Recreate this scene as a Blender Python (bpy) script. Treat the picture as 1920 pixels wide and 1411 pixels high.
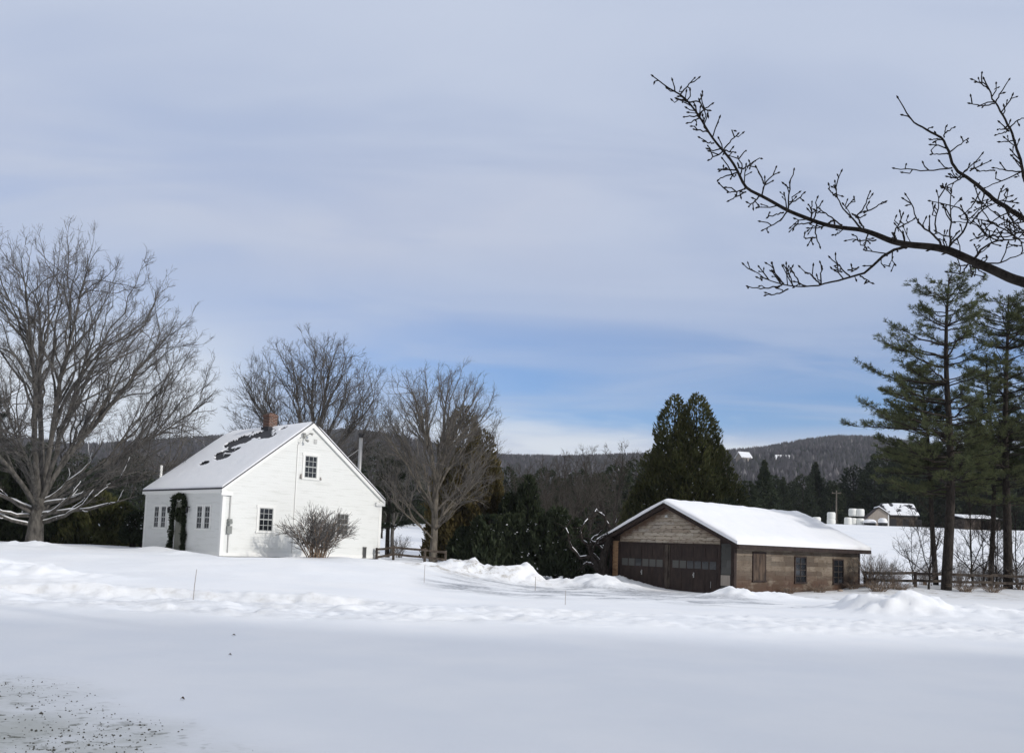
import bpy, math, random
import numpy as np
from mathutils import Matrix, Vector
sc = bpy.context.scene
for o in list(bpy.data.objects): bpy.data.objects.remove(o)
PI = math.pi
# ------------------------------------------------------------------ camera
F, HC = 1700.0, 1.7
PITCH, ROLL = math.radians(5), math.radians(2)
cam = bpy.data.cameras.new('camera'); co = bpy.data.objects.new('camera', cam); sc.collection.objects.link(co)
RM = Matrix.Rotation(math.radians(90)+PITCH, 3, 'X') @ Matrix.Rotation(ROLL, 3, 'Z')
co.location = (0, 0, HC); co.rotation_euler = RM.to_euler()
cam.sensor_width = 36; cam.lens = 36*F/1920; cam.shift_y = 0.0867; cam.clip_start = .1; cam.clip_end = 6000
sc.camera = co
# ------------------------------------------------------------------ sun and exposure
SUN_EL, SUN_AZ = math.radians(22), math.radians(55)      # azimuth: from straight behind the camera towards the right
sd = Vector((math.sin(SUN_AZ)*math.cos(SUN_EL), -math.cos(SUN_AZ)*math.cos(SUN_EL), math.sin(SUN_EL)))
sl = bpy.data.lights.new('sun', 'SUN'); sl.energy = 2.4; sl.angle = math.radians(2.0); sl.color = (1, .955, .88)
so = bpy.data.objects.new('sun', sl); sc.collection.objects.link(so)
so.rotation_euler = sd.to_track_quat('Z', 'Y').to_euler(); so.location = (20, -20, 30)
sc.view_settings.view_transform = 'Standard'; sc.view_settings.look = 'None'
sc.view_settings.exposure = 0; sc.view_settings.gamma = 1
# ------------------------------------------------------------------ sky
class NT:
    def __init__(s, tree): s.t = tree; s.n = tree.nodes; s.l = tree.links
    def new(s, kind, **kw):
        n = s.n.new(kind)
        for k, v in kw.items():
            if k.startswith('i_'): n.inputs[k[2:].replace('_', ' ')].default_value = v
            else: setattr(n, k, v)
        return n
    def put(s, sock, v):
        if isinstance(v, bpy.types.NodeSocket): s.l.new(v, sock)
        else: sock.default_value = v
    def math(s, op, a, b=0.0, c=0.0, clamp=False):
        n = s.n.new('ShaderNodeMath'); n.operation = op; n.use_clamp = clamp
        s.put(n.inputs[0], a); s.put(n.inputs[1], b); s.put(n.inputs[2], c); return n.outputs[0]
    def sm(s, v, a, b, lo=0.0, hi=1.0):
        n = s.n.new('ShaderNodeMapRange'); n.interpolation_type = 'SMOOTHSTEP'
        s.put(n.inputs[0], v); n.inputs[1].default_value = a; n.inputs[2].default_value = b
        n.inputs[3].default_value = lo; n.inputs[4].default_value = hi; return n.outputs[0]
    def mix(s, f, a, b, mode='MIX'):
        n = s.n.new('ShaderNodeMix'); n.data_type = 'RGBA'; n.blend_type = mode
        s.put(n.inputs[0], f)
        for k, v in ((6, a), (7, b)):
            if isinstance(v, tuple) and len(v) == 3: v = v+(1,)
            s.put(n.inputs[k], v)
        return n.outputs[2]
    def noise(s, vec, scale, detail=4, rough=.55, dist=0.0, out=0):
        n = s.n.new('ShaderNodeTexNoise'); n.inputs['Scale'].default_value = scale
        n.inputs['Detail'].default_value = detail; n.inputs['Roughness'].default_value = rough
        n.inputs['Distortion'].default_value = dist
        if vec is not None: s.l.new(vec, n.inputs['Vector'])
        return n.outputs[out]
    def mapping(s, vec, scale=(1, 1, 1), rot=(0, 0, 0), loc=(0, 0, 0)):
        n = s.n.new('ShaderNodeMapping'); n.inputs['Scale'].default_value = scale
        n.inputs['Rotation'].default_value = rot; n.inputs['Location'].default_value = loc
        s.l.new(vec, n.inputs['Vector']); return n.outputs[0]
world = bpy.data.worlds.new('World'); sc.world = world; world.use_nodes = True
w = NT(world.node_tree); w.n.clear()
sky = w.new('ShaderNodeTexSky', sky_type='NISHITA', sun_disc=False)
sky.sun_elevation = SUN_EL; sky.sun_rotation = math.atan2(sd.x, sd.y); sky.air_density = 1.0; sky.dust_density = .6; sky.ozone_density = 2.5
tc = w.new('ShaderNodeTexCoord'); sp = w.new('ShaderNodeSeparateXYZ'); w.l.new(tc.outputs['Generated'], sp.inputs[0])
X_, Y_, Z_ = sp.outputs
den = w.math('ADD', w.math('MAXIMUM', Z_, 0.0), .16)
cb = w.new('ShaderNodeCombineXYZ'); w.l.new(w.math('DIVIDE', X_, den), cb.inputs[0]); w.l.new(w.math('DIVIDE', Y_, den), cb.inputs[1])
cv = cb.outputs[0]                                    # the cloud deck, seen in perspective
n1 = w.noise(w.mapping(cv, (.55, 1.1, 1), (0, 0, .5)), 1.0, 4, .45, .5)
n2 = w.noise(w.mapping(cv, (1.2, 3.0, 1), (0, 0, .45)), 1.0, 4, .5, .6)
n3 = w.noise(w.mapping(cv, (.8, .8, 1), (0, 0, 0), (3.1, 7.7, 0)), 1.0, 3, .5, .2)
ncl = w.math('ADD', w.math('MULTIPLY', n1, .6), w.math('MULTIPLY', n2, .4))
deck = w.mix(w.sm(ncl, .30, .70), (.475, .55, .72), (.57, .635, .775))
deck = w.mix(w.sm(n3, .45, .7, 0, .35), deck, (.60, .62, .72))
blue = w.mix(1.0, sky.outputs[0], (.096, .113, .148), 'MULTIPLY')
az = w.math('DIVIDE', X_, w.math('MAXIMUM', Y_, .05))
# coverage: broken between about 5 and 14 degrees of elevation, more so to the right of centre
gap = w.math('MULTIPLY', w.sm(Z_, .105, .14), w.math('SUBTRACT', 1.0, w.sm(Z_, .165, .34)))
gap = w.math('MULTIPLY', gap, w.sm(az, -.45, .05, .3, 1.0))
gap = w.math('MULTIPLY', gap, w.sm(n2, .30, .66, 1.0, .6))
gap2 = w.math('MAXIMUM', gap, w.sm(ncl, .5, .36, .0, .16))
col = w.mix(gap2, deck, blue)
# white cloud banks low over the hills
bn = w.noise(w.mapping(tc.outputs['Generated'], (3.0, 3.0, 14.0), (0, 0, 0), (1.3, 0, .4)), 1.0, 5, .6, .3)
bank = w.math('MULTIPLY', w.sm(Z_, .175, .10), w.sm(bn, .46, .62))
bank = w.math('MAXIMUM', bank, w.math('MULTIPLY', w.sm(Z_, .128, .085), .7))
bank = w.math('MAXIMUM', bank, w.math('MULTIPLY', w.math('MULTIPLY', w.sm(Z_, .25, .13), w.sm(az, -.24, -.36)), .95))
col = w.mix(bank, col, (.76, .82, .90))
hz = w.math('ADD', w.math('MULTIPLY', X_, .6), w.math('MULTIPLY', Y_, .8))
rear = w.math('MULTIPLY', w.sm(hz, .1, -.6), w.sm(Z_, .75, .35))
gain = w.math('MULTIPLY', w.math('SUBTRACT', 1.0, w.math('MULTIPLY', rear, .62)), w.math('ADD', 1.0, w.math('MULTIPLY', w.sm(Z_, .58, .9), .55)))
vm = w.new('ShaderNodeVectorMath', operation='SCALE'); w.l.new(w.mix(w.math('MAXIMUM', w.sm(hz, .25, -.35), w.sm(Z_, .58, .85)), col, (.585, .61, .665)), vm.inputs[0]); w.l.new(gain, vm.inputs['Scale']); col = vm.outputs[0]
bg = w.new('ShaderNodeBackground'); w.l.new(col, bg.inputs[0]); bg.inputs[1].default_value = 1.0
wo = w.new('ShaderNodeOutputWorld'); w.l.new(bg.outputs[0], wo.inputs[0])

# ------------------------------------------------------------------ numpy noise, terrain
def _h(ix, iy, s):
    n = (ix.astype(np.int64)*374761393 + iy.astype(np.int64)*668265263 + s*1442695041) & 0x7fffffff
    n = ((n ^ (n >> 13))*1274126177) & 0x7fffffff
    return ((n ^ (n >> 16)) & 0xffff)/65535.0
def vn(x, y, s=0):
    ix = np.floor(x); iy = np.floor(y); fx = x-ix; fy = y-iy
    ix = ix.astype(np.int64); iy = iy.astype(np.int64)
    fx = fx*fx*fx*(fx*(fx*6-15)+10); fy = fy*fy*fy*(fy*(fy*6-15)+10)
    a = _h(ix, iy, s); b = _h(ix+1, iy, s); c = _h(ix, iy+1, s); d = _h(ix+1, iy+1, s)
    return (a*(1-fx)+b*fx)*(1-fy)+(c*(1-fx)+d*fx)*fy
def fbm(x, y, o=4, s=0, g=.5):
    t = 0; a = 1; n = 0
    for k in range(o):
        t = t+a*(vn(x*2**k+17.3*k, y*2**k-9.1*k, s+k)-.5); n += a; a *= g
    return t/n*2
def S(x, a, b):
    t = np.clip((x-a)/(b-a), 0, 1); return t*t*(3-2*t)
def bump(X, Y, x0, y0, sx, sy, h, pw=1.0):
    return h*np.exp(-(((X-x0)/sx)**2+((Y-y0)/sy)**2)**pw)
def ray(px, py):
    d = RM @ Vector(((px-960)/F, -(py-872)/F, -1)); return d/d.y
RID = [(-900, 770), (-200, 800), (0, 822), (60, 820), (130, 832), (200, 830), (300, 823), (420, 816), (600, 807), (660, 804), (720, 812), (780, 823), (860, 840),
       (940, 852), (1050, 855), (1190, 850), (1300, 852), (1370, 845), (1440, 840), (1500, 828), (1570, 820), (1640, 822), (1700, 830), (1760, 846), (1920, 856), (2200, 850), (2900, 820)]
RU = np.array([ray(a, b).x for a, b in RID]); RE = np.array([ray(a, b).z for a, b in RID])
YR = 900.0
def hgt0(X, Y):
    """broad form of the land"""
    u = X/np.maximum(Y, 1)
    lawn = .80*S(Y, 22.5, 35)*(1-S(X, -7.5+(Y-34)*.1, 1.5+(Y-34)*.1)) + .12*S(Y, 24, 40)*S(-X, 12, 25)
    z = lawn*(1-.6*S(Y, 48, 60))
    z = z + .02*S(Y, 24, 40)
    z = z + .35*S(Y, 40.5, 47)*S(X, 15.5, 18.5)
    z = z - .1*bump(X, Y, 6, 39, 9, 6, 1, 2)*(1-S(X, 15, 18))
    field = 4.3+2.0*S(u, .12, .34)
    z = z + (field-.4)*(S(Y, 50, 132)*.6+.4*np.clip((Y-50)/80, 0, 1))
    zr = 1.7+np.interp(u, RU, RE)*YR-11
    t = np.clip((Y-210)/(YR-210), 0, 1)
    z = z + (zr-5)*(t**1.25*.55+S(t, 0, 1)*.45)
    z = z - 90*S(Y, YR+20, YR+500)
    return z
def piles(X, Y):
    n = .75+.5*fbm(X*1.1, Y*1.1, 3, 5)
    z = bump(X, Y, 11.9, 28.0, 1.35, 1.5, .88) + bump(X, Y, 10.9, 28.6, .9, .9, .28) + bump(X, Y, 13.6, 27.6, 1.3, 1.2, .38)
    z = z + bump(X, Y, 16.4, 27.5, 1.6, 1.6, .50) + bump(X, Y, 15.3, 24.6, 2.6, 1.2, .22) + bump(X, Y, 20, 27, 2.5, 2.0, .4)
    z = z + bump(X, Y, 8.75, 34.6, .8, .8, .62) + bump(X, Y, 10.0, 35.2, .8, .7, .42) + bump(X, Y, 11.6, 35.3, 1.2, .6, .15) + bump(X, Y, 7.6, 35.0, .6, .5, .16)
    # the ploughed bank behind the drive
    z = z + bump(X, Y, -3.0, 40.6, 1.3, 1.3, .22) + bump(X, Y, -1.4, 40.8, 1.3, 1.1, .66) + bump(X, Y, -.3, 40.6, 1.1, 1.0, .36) + bump(X, Y, .8, 40.6, 1.2, 1.1, .62) + bump(X, Y, 2.3, 40.2, 1.1, .9, .25)
    z = z + bump(X, Y, 4.3, 40.2, 1.1, 1.5, .66) + bump(X, Y, 5.3, 42.2, 1.4, 1.2, .6) + bump(X, Y, 3.2, 40.4, 1.0, .9, .3)
    z = z + bump(X, Y, -13.6, 25.6, 2.4, 1.5, .38) + bump(X, Y, -16.8, 27.5, 2.2, 2.0, .45) + bump(X, Y, -20.6, 39, 1.4, 1.2, .26) + bump(X, Y, -22, 36, 3, 2, .1)
    z = z + bump(X, Y, -14.2, 38.2, 1.3, .8, .16) + bump(X, Y, -5.2, 39.2, 3.2, 2, .12)
    return z*n
def bandmask(X, Y):
    e = .8*fbm(X*.16, Y*.0, 3, 11)
    return S(Y+e, 18.9, 20.6)*(1-S(Y+e*.6, 23.2, 24.6))
def hgt(X, Y):
    X = np.asarray(X, float); Y = np.asarray(Y, float)
    z = hgt0(X, Y)+piles(X, Y)
    b = bandmask(X, Y)
    lump = np.clip(fbm(X*.55, Y*.9, 4, 21), -.2, 1)
    z = z + b*(.05+(.20*lump+.07*fbm(X*2.1, Y*2.6, 4, 22))*(.35+.65*(1-S(X, -2, 6))))
    z = z + .05*S(X, 3, 8)*b*fbm(X*.3, Y*1.2, 3, 23)
    z = z + .20*S(Y+.35*fbm(X*.25, X*0, 3, 31), 23.05, 23.3)*(1-S(X, -5, -1))*(1-S(Y, 24, 30))   # lip where the lawn snow was cut
    far = S(Y, 5, 30)
    z = z + .035*fbm(X*.16, Y*.22, 3, 41) + .014*fbm(X*.7, Y*.7, 3, 43)*(.4+far)
    pm = np.clip(piles(X, Y)*2.6, 0, 1)
    z = z + .20*fbm(X*1.9, Y*1.9, 5, 51, .6)*pm + .05*fbm(X*5, Y*5, 2, 53)*np.clip(pm+b, 0, 1)
    lm = S(Y, 25, 29)*(1-S(Y, 46, 50))*(1-S(X, -6, 0))
    z = z + .05*fbm(X*.5, Y*.6, 3, 61)*lm
    dr = S(Y, 26, 29)*(1-S(Y, 39, 41))*S(X, -3, 0)*(1-S(X, 10, 12))
    z = z + .03*fbm(X*.8, Y*1.6, 3, 71)*dr*(1-pm)
    ca, sa = math.cos(AH_), math.sin(AH_); lx = (X+12.21)*ca+(Y-38.5)*sa; ly = -(X+12.21)*sa+(Y-38.5)*ca
    z = z - .36*np.exp(-(np.minimum(ly, 0)/1.1)**2)*S(lx, -.6, .4)*(1-S(lx, 8.4, 9.2))*(1-S(ly, .5, 1.5))*(.75+.5*fbm(lx*.9, ly, 3, 111))
    z = z + .22*bump(lx, ly, -.9, 3.9, .8, 1.6, 1)
    gr = gritmask(X, Y)
    z = z + .02*fbm(X*4, Y*4, 3, 81)*gr
    return z
AH_ = math.radians(90-42.6)
def gritmask(X, Y):
    return (1-S(Y+X*.85+1.3*fbm(X*.5, Y*.5, 3, 91), 4.0, 6.2))*(1-S(Y, 14, 18))
def gz(x, y): return float(hgt(np.array([x]), np.array([y]))[0])
def gx(px, Y, py=1050): return ray(px, py).x*Y

# ------------------------------------------------------------------ object helpers
def tag(o, label=None, cat=None, group=None, kind=None):
    if label: o['label'] = label
    if cat: o['category'] = cat
    if group: o['group'] = group
    if kind: o['kind'] = kind
    return o
def thing(name, label, cat, loc=(0, 0, 0), rz=0, group=None):
    o = bpy.data.objects.new(name, None); sc.collection.objects.link(o)
    o.location = loc; o.rotation_euler = (0, 0, rz); o.empty_display_size = .3
    return tag(o, label, cat, group)
def link_mesh(name, me, mat, parent=None):
    if mat is not None and not me.materials: me.materials.append(mat)
    o = bpy.data.objects.new(name, me); sc.collection.objects.link(o)
    if parent is not None: o.parent = parent
    return o
def np_mesh(name, V, Fq, smooth=False):
    """V (n,3), Fq: list of index arrays (m,k)"""
    me = bpy.data.meshes.new(name)
    V = np.asarray(V, np.float32); me.vertices.add(len(V)); me.vertices.foreach_set('co', V.ravel())
    Fq = [np.asarray(f, np.int32) for f in Fq if len(f)]
    nl = sum(f.size for f in Fq); nf = sum(len(f) for f in Fq)
    me.loops.add(nl); me.polygons.add(nf)
    me.loops.foreach_set('vertex_index', np.concatenate([f.ravel() for f in Fq]))
    tot = np.concatenate([np.full(len(f), f.shape[1], np.int32) for f in Fq])
    st = np.concatenate([[0], np.cumsum(tot)[:-1]]).astype(np.int32)
    me.polygons.foreach_set('loop_start', st)
    me.polygons.foreach_set('loop_total', tot)
    if smooth: me.polygons.foreach_set('use_smooth', np.ones(nf, bool))
    me.update(calc_edges=True); me.validate(); return me
class MB:
    def __init__(s): s.v = []; s.f = []
    def add(s, vs, fs):
        b = len(s.v); s.v += [tuple(v) for v in vs]; s.f += [tuple(b+i for i in f) for f in fs]; return s
    def box(s, x0, x1, y0, y1, z0, z1):
        return s.add([(x0, y0, z0), (x1, y0, z0), (x1, y1, z0), (x0, y1, z0), (x0, y0, z1), (x1, y0, z1), (x1, y1, z1), (x0, y1, z1)],
                     [(0, 3, 2, 1), (4, 5, 6, 7), (0, 1, 5, 4), (1, 2, 6, 5), (2, 3, 7, 6), (3, 0, 4, 7)])
    def beam(s, p, q, wd, ht, up=(0, 0, 1)):
        p = Vector(p); q = Vector(q); d = (q-p).normalized(); u = Vector(up); r = d.cross(u).normalized(); u = r.cross(d)
        vs = [a+r*i*wd/2+u*j*ht/2 for a in (p, q) for i, j in ((-1, -1), (1, -1), (1, 1), (-1, 1))]
        return s.add(vs, [(0, 1, 2, 3), (7, 6, 5, 4), (0, 4, 5, 1), (1, 5, 6, 2), (2, 6, 7, 3), (3, 7, 4, 0)])
    def prism(s, poly, axis, a, b):
        """poly of 2-D points extruded along axis ('x' or 'y')"""
        n = len(poly)
        mk = (lambda t, p: (t, p[0], p[1])) if axis == 'x' else (lambda t, p: (p[0], t, p[1]))
        vs = [mk(a, p) for p in poly]+[mk(b, p) for p in poly]
        return s.add(vs, [tuple(range(n)), tuple(range(2*n-1, n-1, -1))]+[(i, i+n, (i+1) % n+n, (i+1) % n) for i in range(n)])
    def tube(s, pts, rad, k=8, cap=True):
        pts = [Vector(p) for p in pts]; b = len(s.v); n = len(pts)
        if not hasattr(rad, '__len__'): rad = [rad]*n
        ref = Vector((.31, .87, .39))
        for i, p in enumerate(pts):
            t = (pts[min(i+1, n-1)]-pts[max(i-1, 0)]).normalized()
            u = t.cross(ref).normalized(); v = t.cross(u)
            for j in range(k):
                a = 2*PI*j/k; s.v.append(tuple(p+(u*math.cos(a)+v*math.sin(a))*rad[i]))
        for i in range(n-1):
            for j in range(k):
                s.f.append((b+i*k+j, b+i*k+(j+1) % k, b+(i+1)*k+(j+1) % k, b+(i+1)*k+j))
        if cap: s.f.append(tuple(b+j for j in range(k))[::-1]); s.f.append(tuple(b+(n-1)*k+j for j in range(k)))
        return s
    def lathe(s, prof, k=16, c=(0, 0, 0)):
        b = len(s.v)
        for r, z in prof:
            for j in range(k):
                a = 2*PI*j/k; s.v.append((c[0]+r*math.cos(a), c[1]+r*math.sin(a), c[2]+z))
        for i in range(len(prof)-1):
            for j in range(k): s.f.append((b+i*k+j, b+i*k+(j+1) % k, b+(i+1)*k+(j+1) % k, b+(i+1)*k+j))
        return s
    def build(s, name, mat, parent=None, smooth=False, bevel=0):
        me = bpy.data.meshes.new(name); me.from_pydata(s.v, [], s.f)
        if smooth:
            me.polygons.foreach_set('use_smooth', [True]*len(me.polygons))
        me.update()
        o = link_mesh(name, me, mat, parent)
        if bevel:
            m = o.modifiers.new('bevel', 'BEVEL'); m.width = bevel; m.segments = 2; m.limit_method = 'ANGLE'
        return o

# ------------------------------------------------------------------ materials
def mat(name, base=(.5, .5, .5), rough=.8, fn=None, spec=.3, **kw):
    m = bpy.data.materials.new(name); m.use_nodes = True; n = NT(m.node_tree)
    p = n.n['Principled BSDF']; p.inputs['Base Color'].default_value = base+(1,); p.inputs['Roughness'].default_value = rough
    p.inputs['Specular IOR Level'].default_value = spec
    for k, v in kw.items(): p.inputs[k.replace('_', ' ')].default_value = v
    if fn: fn(n, p)
    return m
def obj_co(n): return n.new('ShaderNodeTexCoord').outputs['Object']
def bumpn(n, p, h, st, dist=.02):
    b = n.new('ShaderNodeBump'); b.inputs['Strength'].default_value = st; b.inputs['Distance'].default_value = dist
    n.l.new(h, b.inputs['Height']); n.l.new(b.outputs[0], p.inputs['Normal'])
def island(n): return n.new('ShaderNodeNewGeometry').outputs['Random Per Island']
def f_snow(n, p):
    co_ = obj_co(n)
    a = n.new('ShaderNodeAttribute', attribute_name='mask'); s = n.new('ShaderNodeSeparateColor'); n.l.new(a.outputs['Color'], s.inputs[0])
    drive, dirt_and_lip, grit = s.outputs
    forest = a.outputs['Alpha']
    c = n.mix(n.sm(n.noise(co_, .35, 3), .35, .65), (.83, .85, .885), (.88, .89, .91))
    st = n.noise(n.mapping(co_, (.42, .8, 1), (0, 0, .3)), 1.0, 6, .68, .5)
    dm = n.math('MULTIPLY', drive, n.sm(st, .41, .60), clamp=True)
    icy = n.mix(n.sm(n.noise(co_, 6, 4), .4, .6), (.30, .315, .34), (.52, .54, .58))
    c = n.mix(dm, c, icy)
    dn = n.sm(n.noise(co_, 2.2, 6, .7), .46, .68)
    c = n.mix(n.math('MULTIPLY', dirt_and_lip, dn, clamp=True), c, (.34, .30, .24))
    vo = n.new('ShaderNodeTexVoronoi'); vo.inputs['Scale'].default_value = 7.5; vo.inputs['Randomness'].default_value = 1.0
    n.l.new(n.mix(.12, co_, n.noise(co_, 9, 3, .6, 0, 1)), vo.inputs['Vector'])
    spots = n.math('MULTIPLY', n.sm(vo.outputs['Distance'], .42, .22), n.sm(n.noise(co_, 3.1, 4, .6), .50, .58))
    g1 = n.math('MAXIMUM', n.math('MULTIPLY', n.sm(n.noise(n.mapping(co_, (2.2, 3.2, 2)), 1.0, 7, .72, .3), .54, .66), .75), spots)
    c = n.mix(n.math('MULTIPLY', grit, n.sm(n.noise(co_, 1.3, 5, .65), .3, .6, .35, .85)), c, (.46, .465, .42))
    c = n.mix(n.math('MULTIPLY', grit, g1, clamp=True), c, (.19, .19, .16))
    c = n.mix(forest, c, (.20, .18, .18))
    n.l.new(c, p.inputs['Base Color'])
    h = n.math('ADD', n.math('MULTIPLY', n.noise(n.mapping(co_, (.8, 2.2, 1), (0, 0, .25)), 2.4, 7, .62, .3), .7), n.math('MULTIPLY', n.noise(co_, 28, 3, .6), .12))
    bumpn(n, p, h, .35, .06)
M = {}
M['ground'] = mat('snow_ground', (.87, .88, .9), .65, f_snow, .2)
def f_rsnow(n, p):
    c = obj_co(n); n.l.new(n.mix(n.noise(c, 1.2, 3), (.82, .84, .88), (.9, .9, .92)), p.inputs['Base Color'])
    bumpn(n, p, n.noise(c, 4, 5, .6), .25, .05)
M['snow'] = mat('snow', (.88, .89, .91), .6, f_rsnow, .2)
def f_white(n, p):
    c = obj_co(n)
    d = n.math('MULTIPLY', n.sm(n.noise(n.mapping(c, (.6, .6, 5)), 1.5, 5, .65), .48, .72), .55)
    n.l.new(n.mix(d, (.755, .765, .75), (.58, .59, .56)), p.inputs['Base Color'])
M['siding'] = mat('white_clapboard', (.8, .8, .78), .55, f_white)
M['trim'] = mat('white_trim', (.82, .82, .80), .5)
M['stone'] = mat('grey_foundation', (.33, .33, .32), .9, lambda n, p: bumpn(n, p, n.noise(obj_co(n), 8, 5), .5, .03))
M['glass'] = mat('window_glass', (.012, .014, .018), .08, None, .6)
M['glass_pale'] = mat('dusty_window_glass', (.075, .075, .07), .35, None, .4)
M['muntin'] = mat('window_bars', (.42, .43, .42), .5)
def f_shingle(n, p):
    c = obj_co(n); n.l.new(n.mix(n.noise(c, 9, 4), (.035, .036, .042), (.075, .075, .085)), p.inputs['Base Color'])
M['shingle'] = mat('dark_shingles', (.05, .05, .055), .85, f_shingle)
def f_brick(n, p):
    c = obj_co(n); b = n.new('ShaderNodeTexBrick'); n.l.new(n.mapping(c, (1, 1, 1), (PI/2, 0, 0)), b.inputs['Vector'])
    b.inputs['Color1'].default_value = (.16, .07, .045, 1); b.inputs['Color2'].default_value = (.09, .045, .035, 1); b.inputs['Mortar'].default_value = (.3, .27, .24, 1)
    b.inputs['Scale'].default_value = 1; b.inputs['Brick Width'].default_value = .2; b.inputs['Row Height'].default_value = .075; b.inputs['Mortar Size'].default_value = .008
    n.l.new(b.outputs[0], p.inputs['Base Color'])
M['brick'] = mat('red_brick', (.25, .1, .06), .9, f_brick)
M['metal'] = mat('galvanised_metal', (.42, .42, .42), .45, None, .5, Metallic=.7)
M['dark'] = mat('black_metal', (.025, .025, .027), .5)
def f_board(n, p):
    c = obj_co(n); r = n.new('ShaderNodeValToRGB'); n.l.new(island(n), r.inputs[0])
    e = r.color_ramp.elements; e[0].color = (.20, .165, .13, 1); e[1].color = (.09, .072, .058, 1)
    for q, k in ((.3, (.27, .23, .185, 1)), (.55, (.12, .095, .075, 1)), (.8, (.18, .157, .13, 1))):
        x = e.new(q); x.color = k
    g = n.sm(n.noise(n.mapping(c, (1.3, 1.3, 14)), 2.0, 5, .65), .35, .7)
    col = n.mix(n.math('MULTIPLY', g, .55), r.outputs[0], (.09, .06, .04))
    sp_ = n.new('ShaderNodeSeparateXYZ'); n.l.new(c, sp_.inputs[0])
    # run-off stains: reddish brown paint remnants low on the wall and under the roof edge
    low = n.math('MULTIPLY', n.sm(sp_.outputs[2], 1.25, .35), n.sm(n.noise(n.mapping(c, (.7, .7, 1.6)), 1.3, 4, .6), .34, .5))
    col = n.mix(n.math('MULTIPLY', low, .88), col, (.075, .04, .028))
    kn = n.sm(n.noise(n.mapping(c, (1, 1, 1.6)), 3.2, 6, .75), .54, .66)
    col = n.mix(n.math('MULTIPLY', kn, .7), col, (.05, .033, .025))
    big = n.sm(n.noise(c, .9, 4, .6), .45, .62); col = n.mix(n.math('MULTIPLY', big, .45), col, (.085, .06, .042))
    n.l.new(col, p.inputs['Base Color'])
def f_gable(n, p):
    c = obj_co(n); r = n.new('ShaderNodeValToRGB'); n.l.new(island(n), r.inputs[0])
    e = r.color_ramp.elements; e[0].color = (.46, .39, .31, 1); e[1].color = (.34, .27, .20, 1)
    for q, k in ((.35, (.52, .46, .38, 1)), (.6, (.38, .32, .25, 1)), (.85, (.48, .43, .37, 1))):
        x = e.new(q); x.color = k
    sp_ = n.new('ShaderNodeSeparateXYZ'); n.l.new(c, sp_.inputs[0])
    col = n.mix(n.math('MULTIPLY', n.sm(n.noise(n.mapping(c, (1.3, 1.3, 5)), 2.4, 6, .7), .48, .66), .8), r.outputs[0], (.10, .06, .038))
    fr = n.math('FRACT', n.math('DIVIDE', n.math('SUBTRACT', sp_.outputs[2], 2.14), .165))
    col = n.mix(n.math('MULTIPLY', n.sm(fr, .84, .97), n.sm(n.noise(c, 2.5, 3), .3, .5, .35, .9)), col, (.045, .028, .02))
    # darker brown along the edges under the rakes
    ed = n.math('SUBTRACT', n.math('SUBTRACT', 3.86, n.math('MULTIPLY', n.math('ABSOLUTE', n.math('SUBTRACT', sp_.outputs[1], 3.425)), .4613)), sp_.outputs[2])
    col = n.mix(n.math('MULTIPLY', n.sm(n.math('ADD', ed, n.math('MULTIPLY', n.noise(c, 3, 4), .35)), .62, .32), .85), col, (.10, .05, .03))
    n.l.new(col, p.inputs['Base Color'])
M['board'] = mat('weathered_boards', (.3, .22, .15), .85, f_board, .15)
M['board_gable'] = mat('bleached_boards', (.42, .36, .29), .85, f_gable, .15)
M['board_tan'] = mat('tan_boards', (.42, .26, .14), .85, lambda n, p: n.l.new(n.mix(n.sm(n.noise(n.mapping(obj_co(n), (1, 1, 4)), 2.5, 5, .6), .4, .7), (.44, .27, .15), (.22, .12, .07)), p.inputs['Base Color']))
M['board_grey'] = mat('grey_shingle_boards', (.3, .3, .3), .85, lambda n, p: n.l.new(n.mix(n.noise(obj_co(n), 5, 5, .7), n.mix(island(n), (.05, .052, .05), (.13, .13, .125)), (.09, .088, .082)), p.inputs['Base Color']))
def f_door(n, p):
    c = obj_co(n); n.l.new(n.mix(n.sm(n.noise(n.mapping(c, (3, 3, .8)), 2, 5, .6), .35, .75), (.022, .013, .011), (.045, .028, .022)), p.inputs['Base Color'])
M['door'] = mat('dark_brown_paint', (.03, .018, .014), .6, f_door)
M['fascia'] = mat('dark_brown_trim', (.035, .022, .018), .7, f_door)
def bark(dark, light, sc_=6):
    def fn(n, p):
        c = obj_co(n); n.l.new(n.mix(n.sm(n.noise(n.mapping(c, (1, 1, .35)), sc_, 5, .65), .35, .65), dark, light), p.inputs['Base Color'])
    return fn
M['bark'] = mat('grey_bark', (.12, .1, .085), .9, bark((.06, .056, .051), (.14, .13, .118)), .1)
M['bark_pale'] = mat('pale_bark', (.2, .17, .14), .9, bark((.095, .085, .072), (.19, .168, .14)), .1)
M['twig'] = mat('brown_twig', (.15, .13, .12), .9, bark((.09, .084, .08), (.165, .155, .148), 2), .1)
M['twig_dark'] = mat('dark_twig', (.07, .06, .05), .9, bark((.045, .04, .034), (.085, .075, .062), 2), .1)
M['bark_dark'] = mat('dark_bark', (.035, .03, .027), .9, bark((.022, .018, .016), (.05, .042, .036), 14), .1)
M['stem'] = mat('tan_stem', (.24, .17, .12), .9, bark((.16, .11, .08), (.33, .25, .18), 9), .1)
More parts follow.
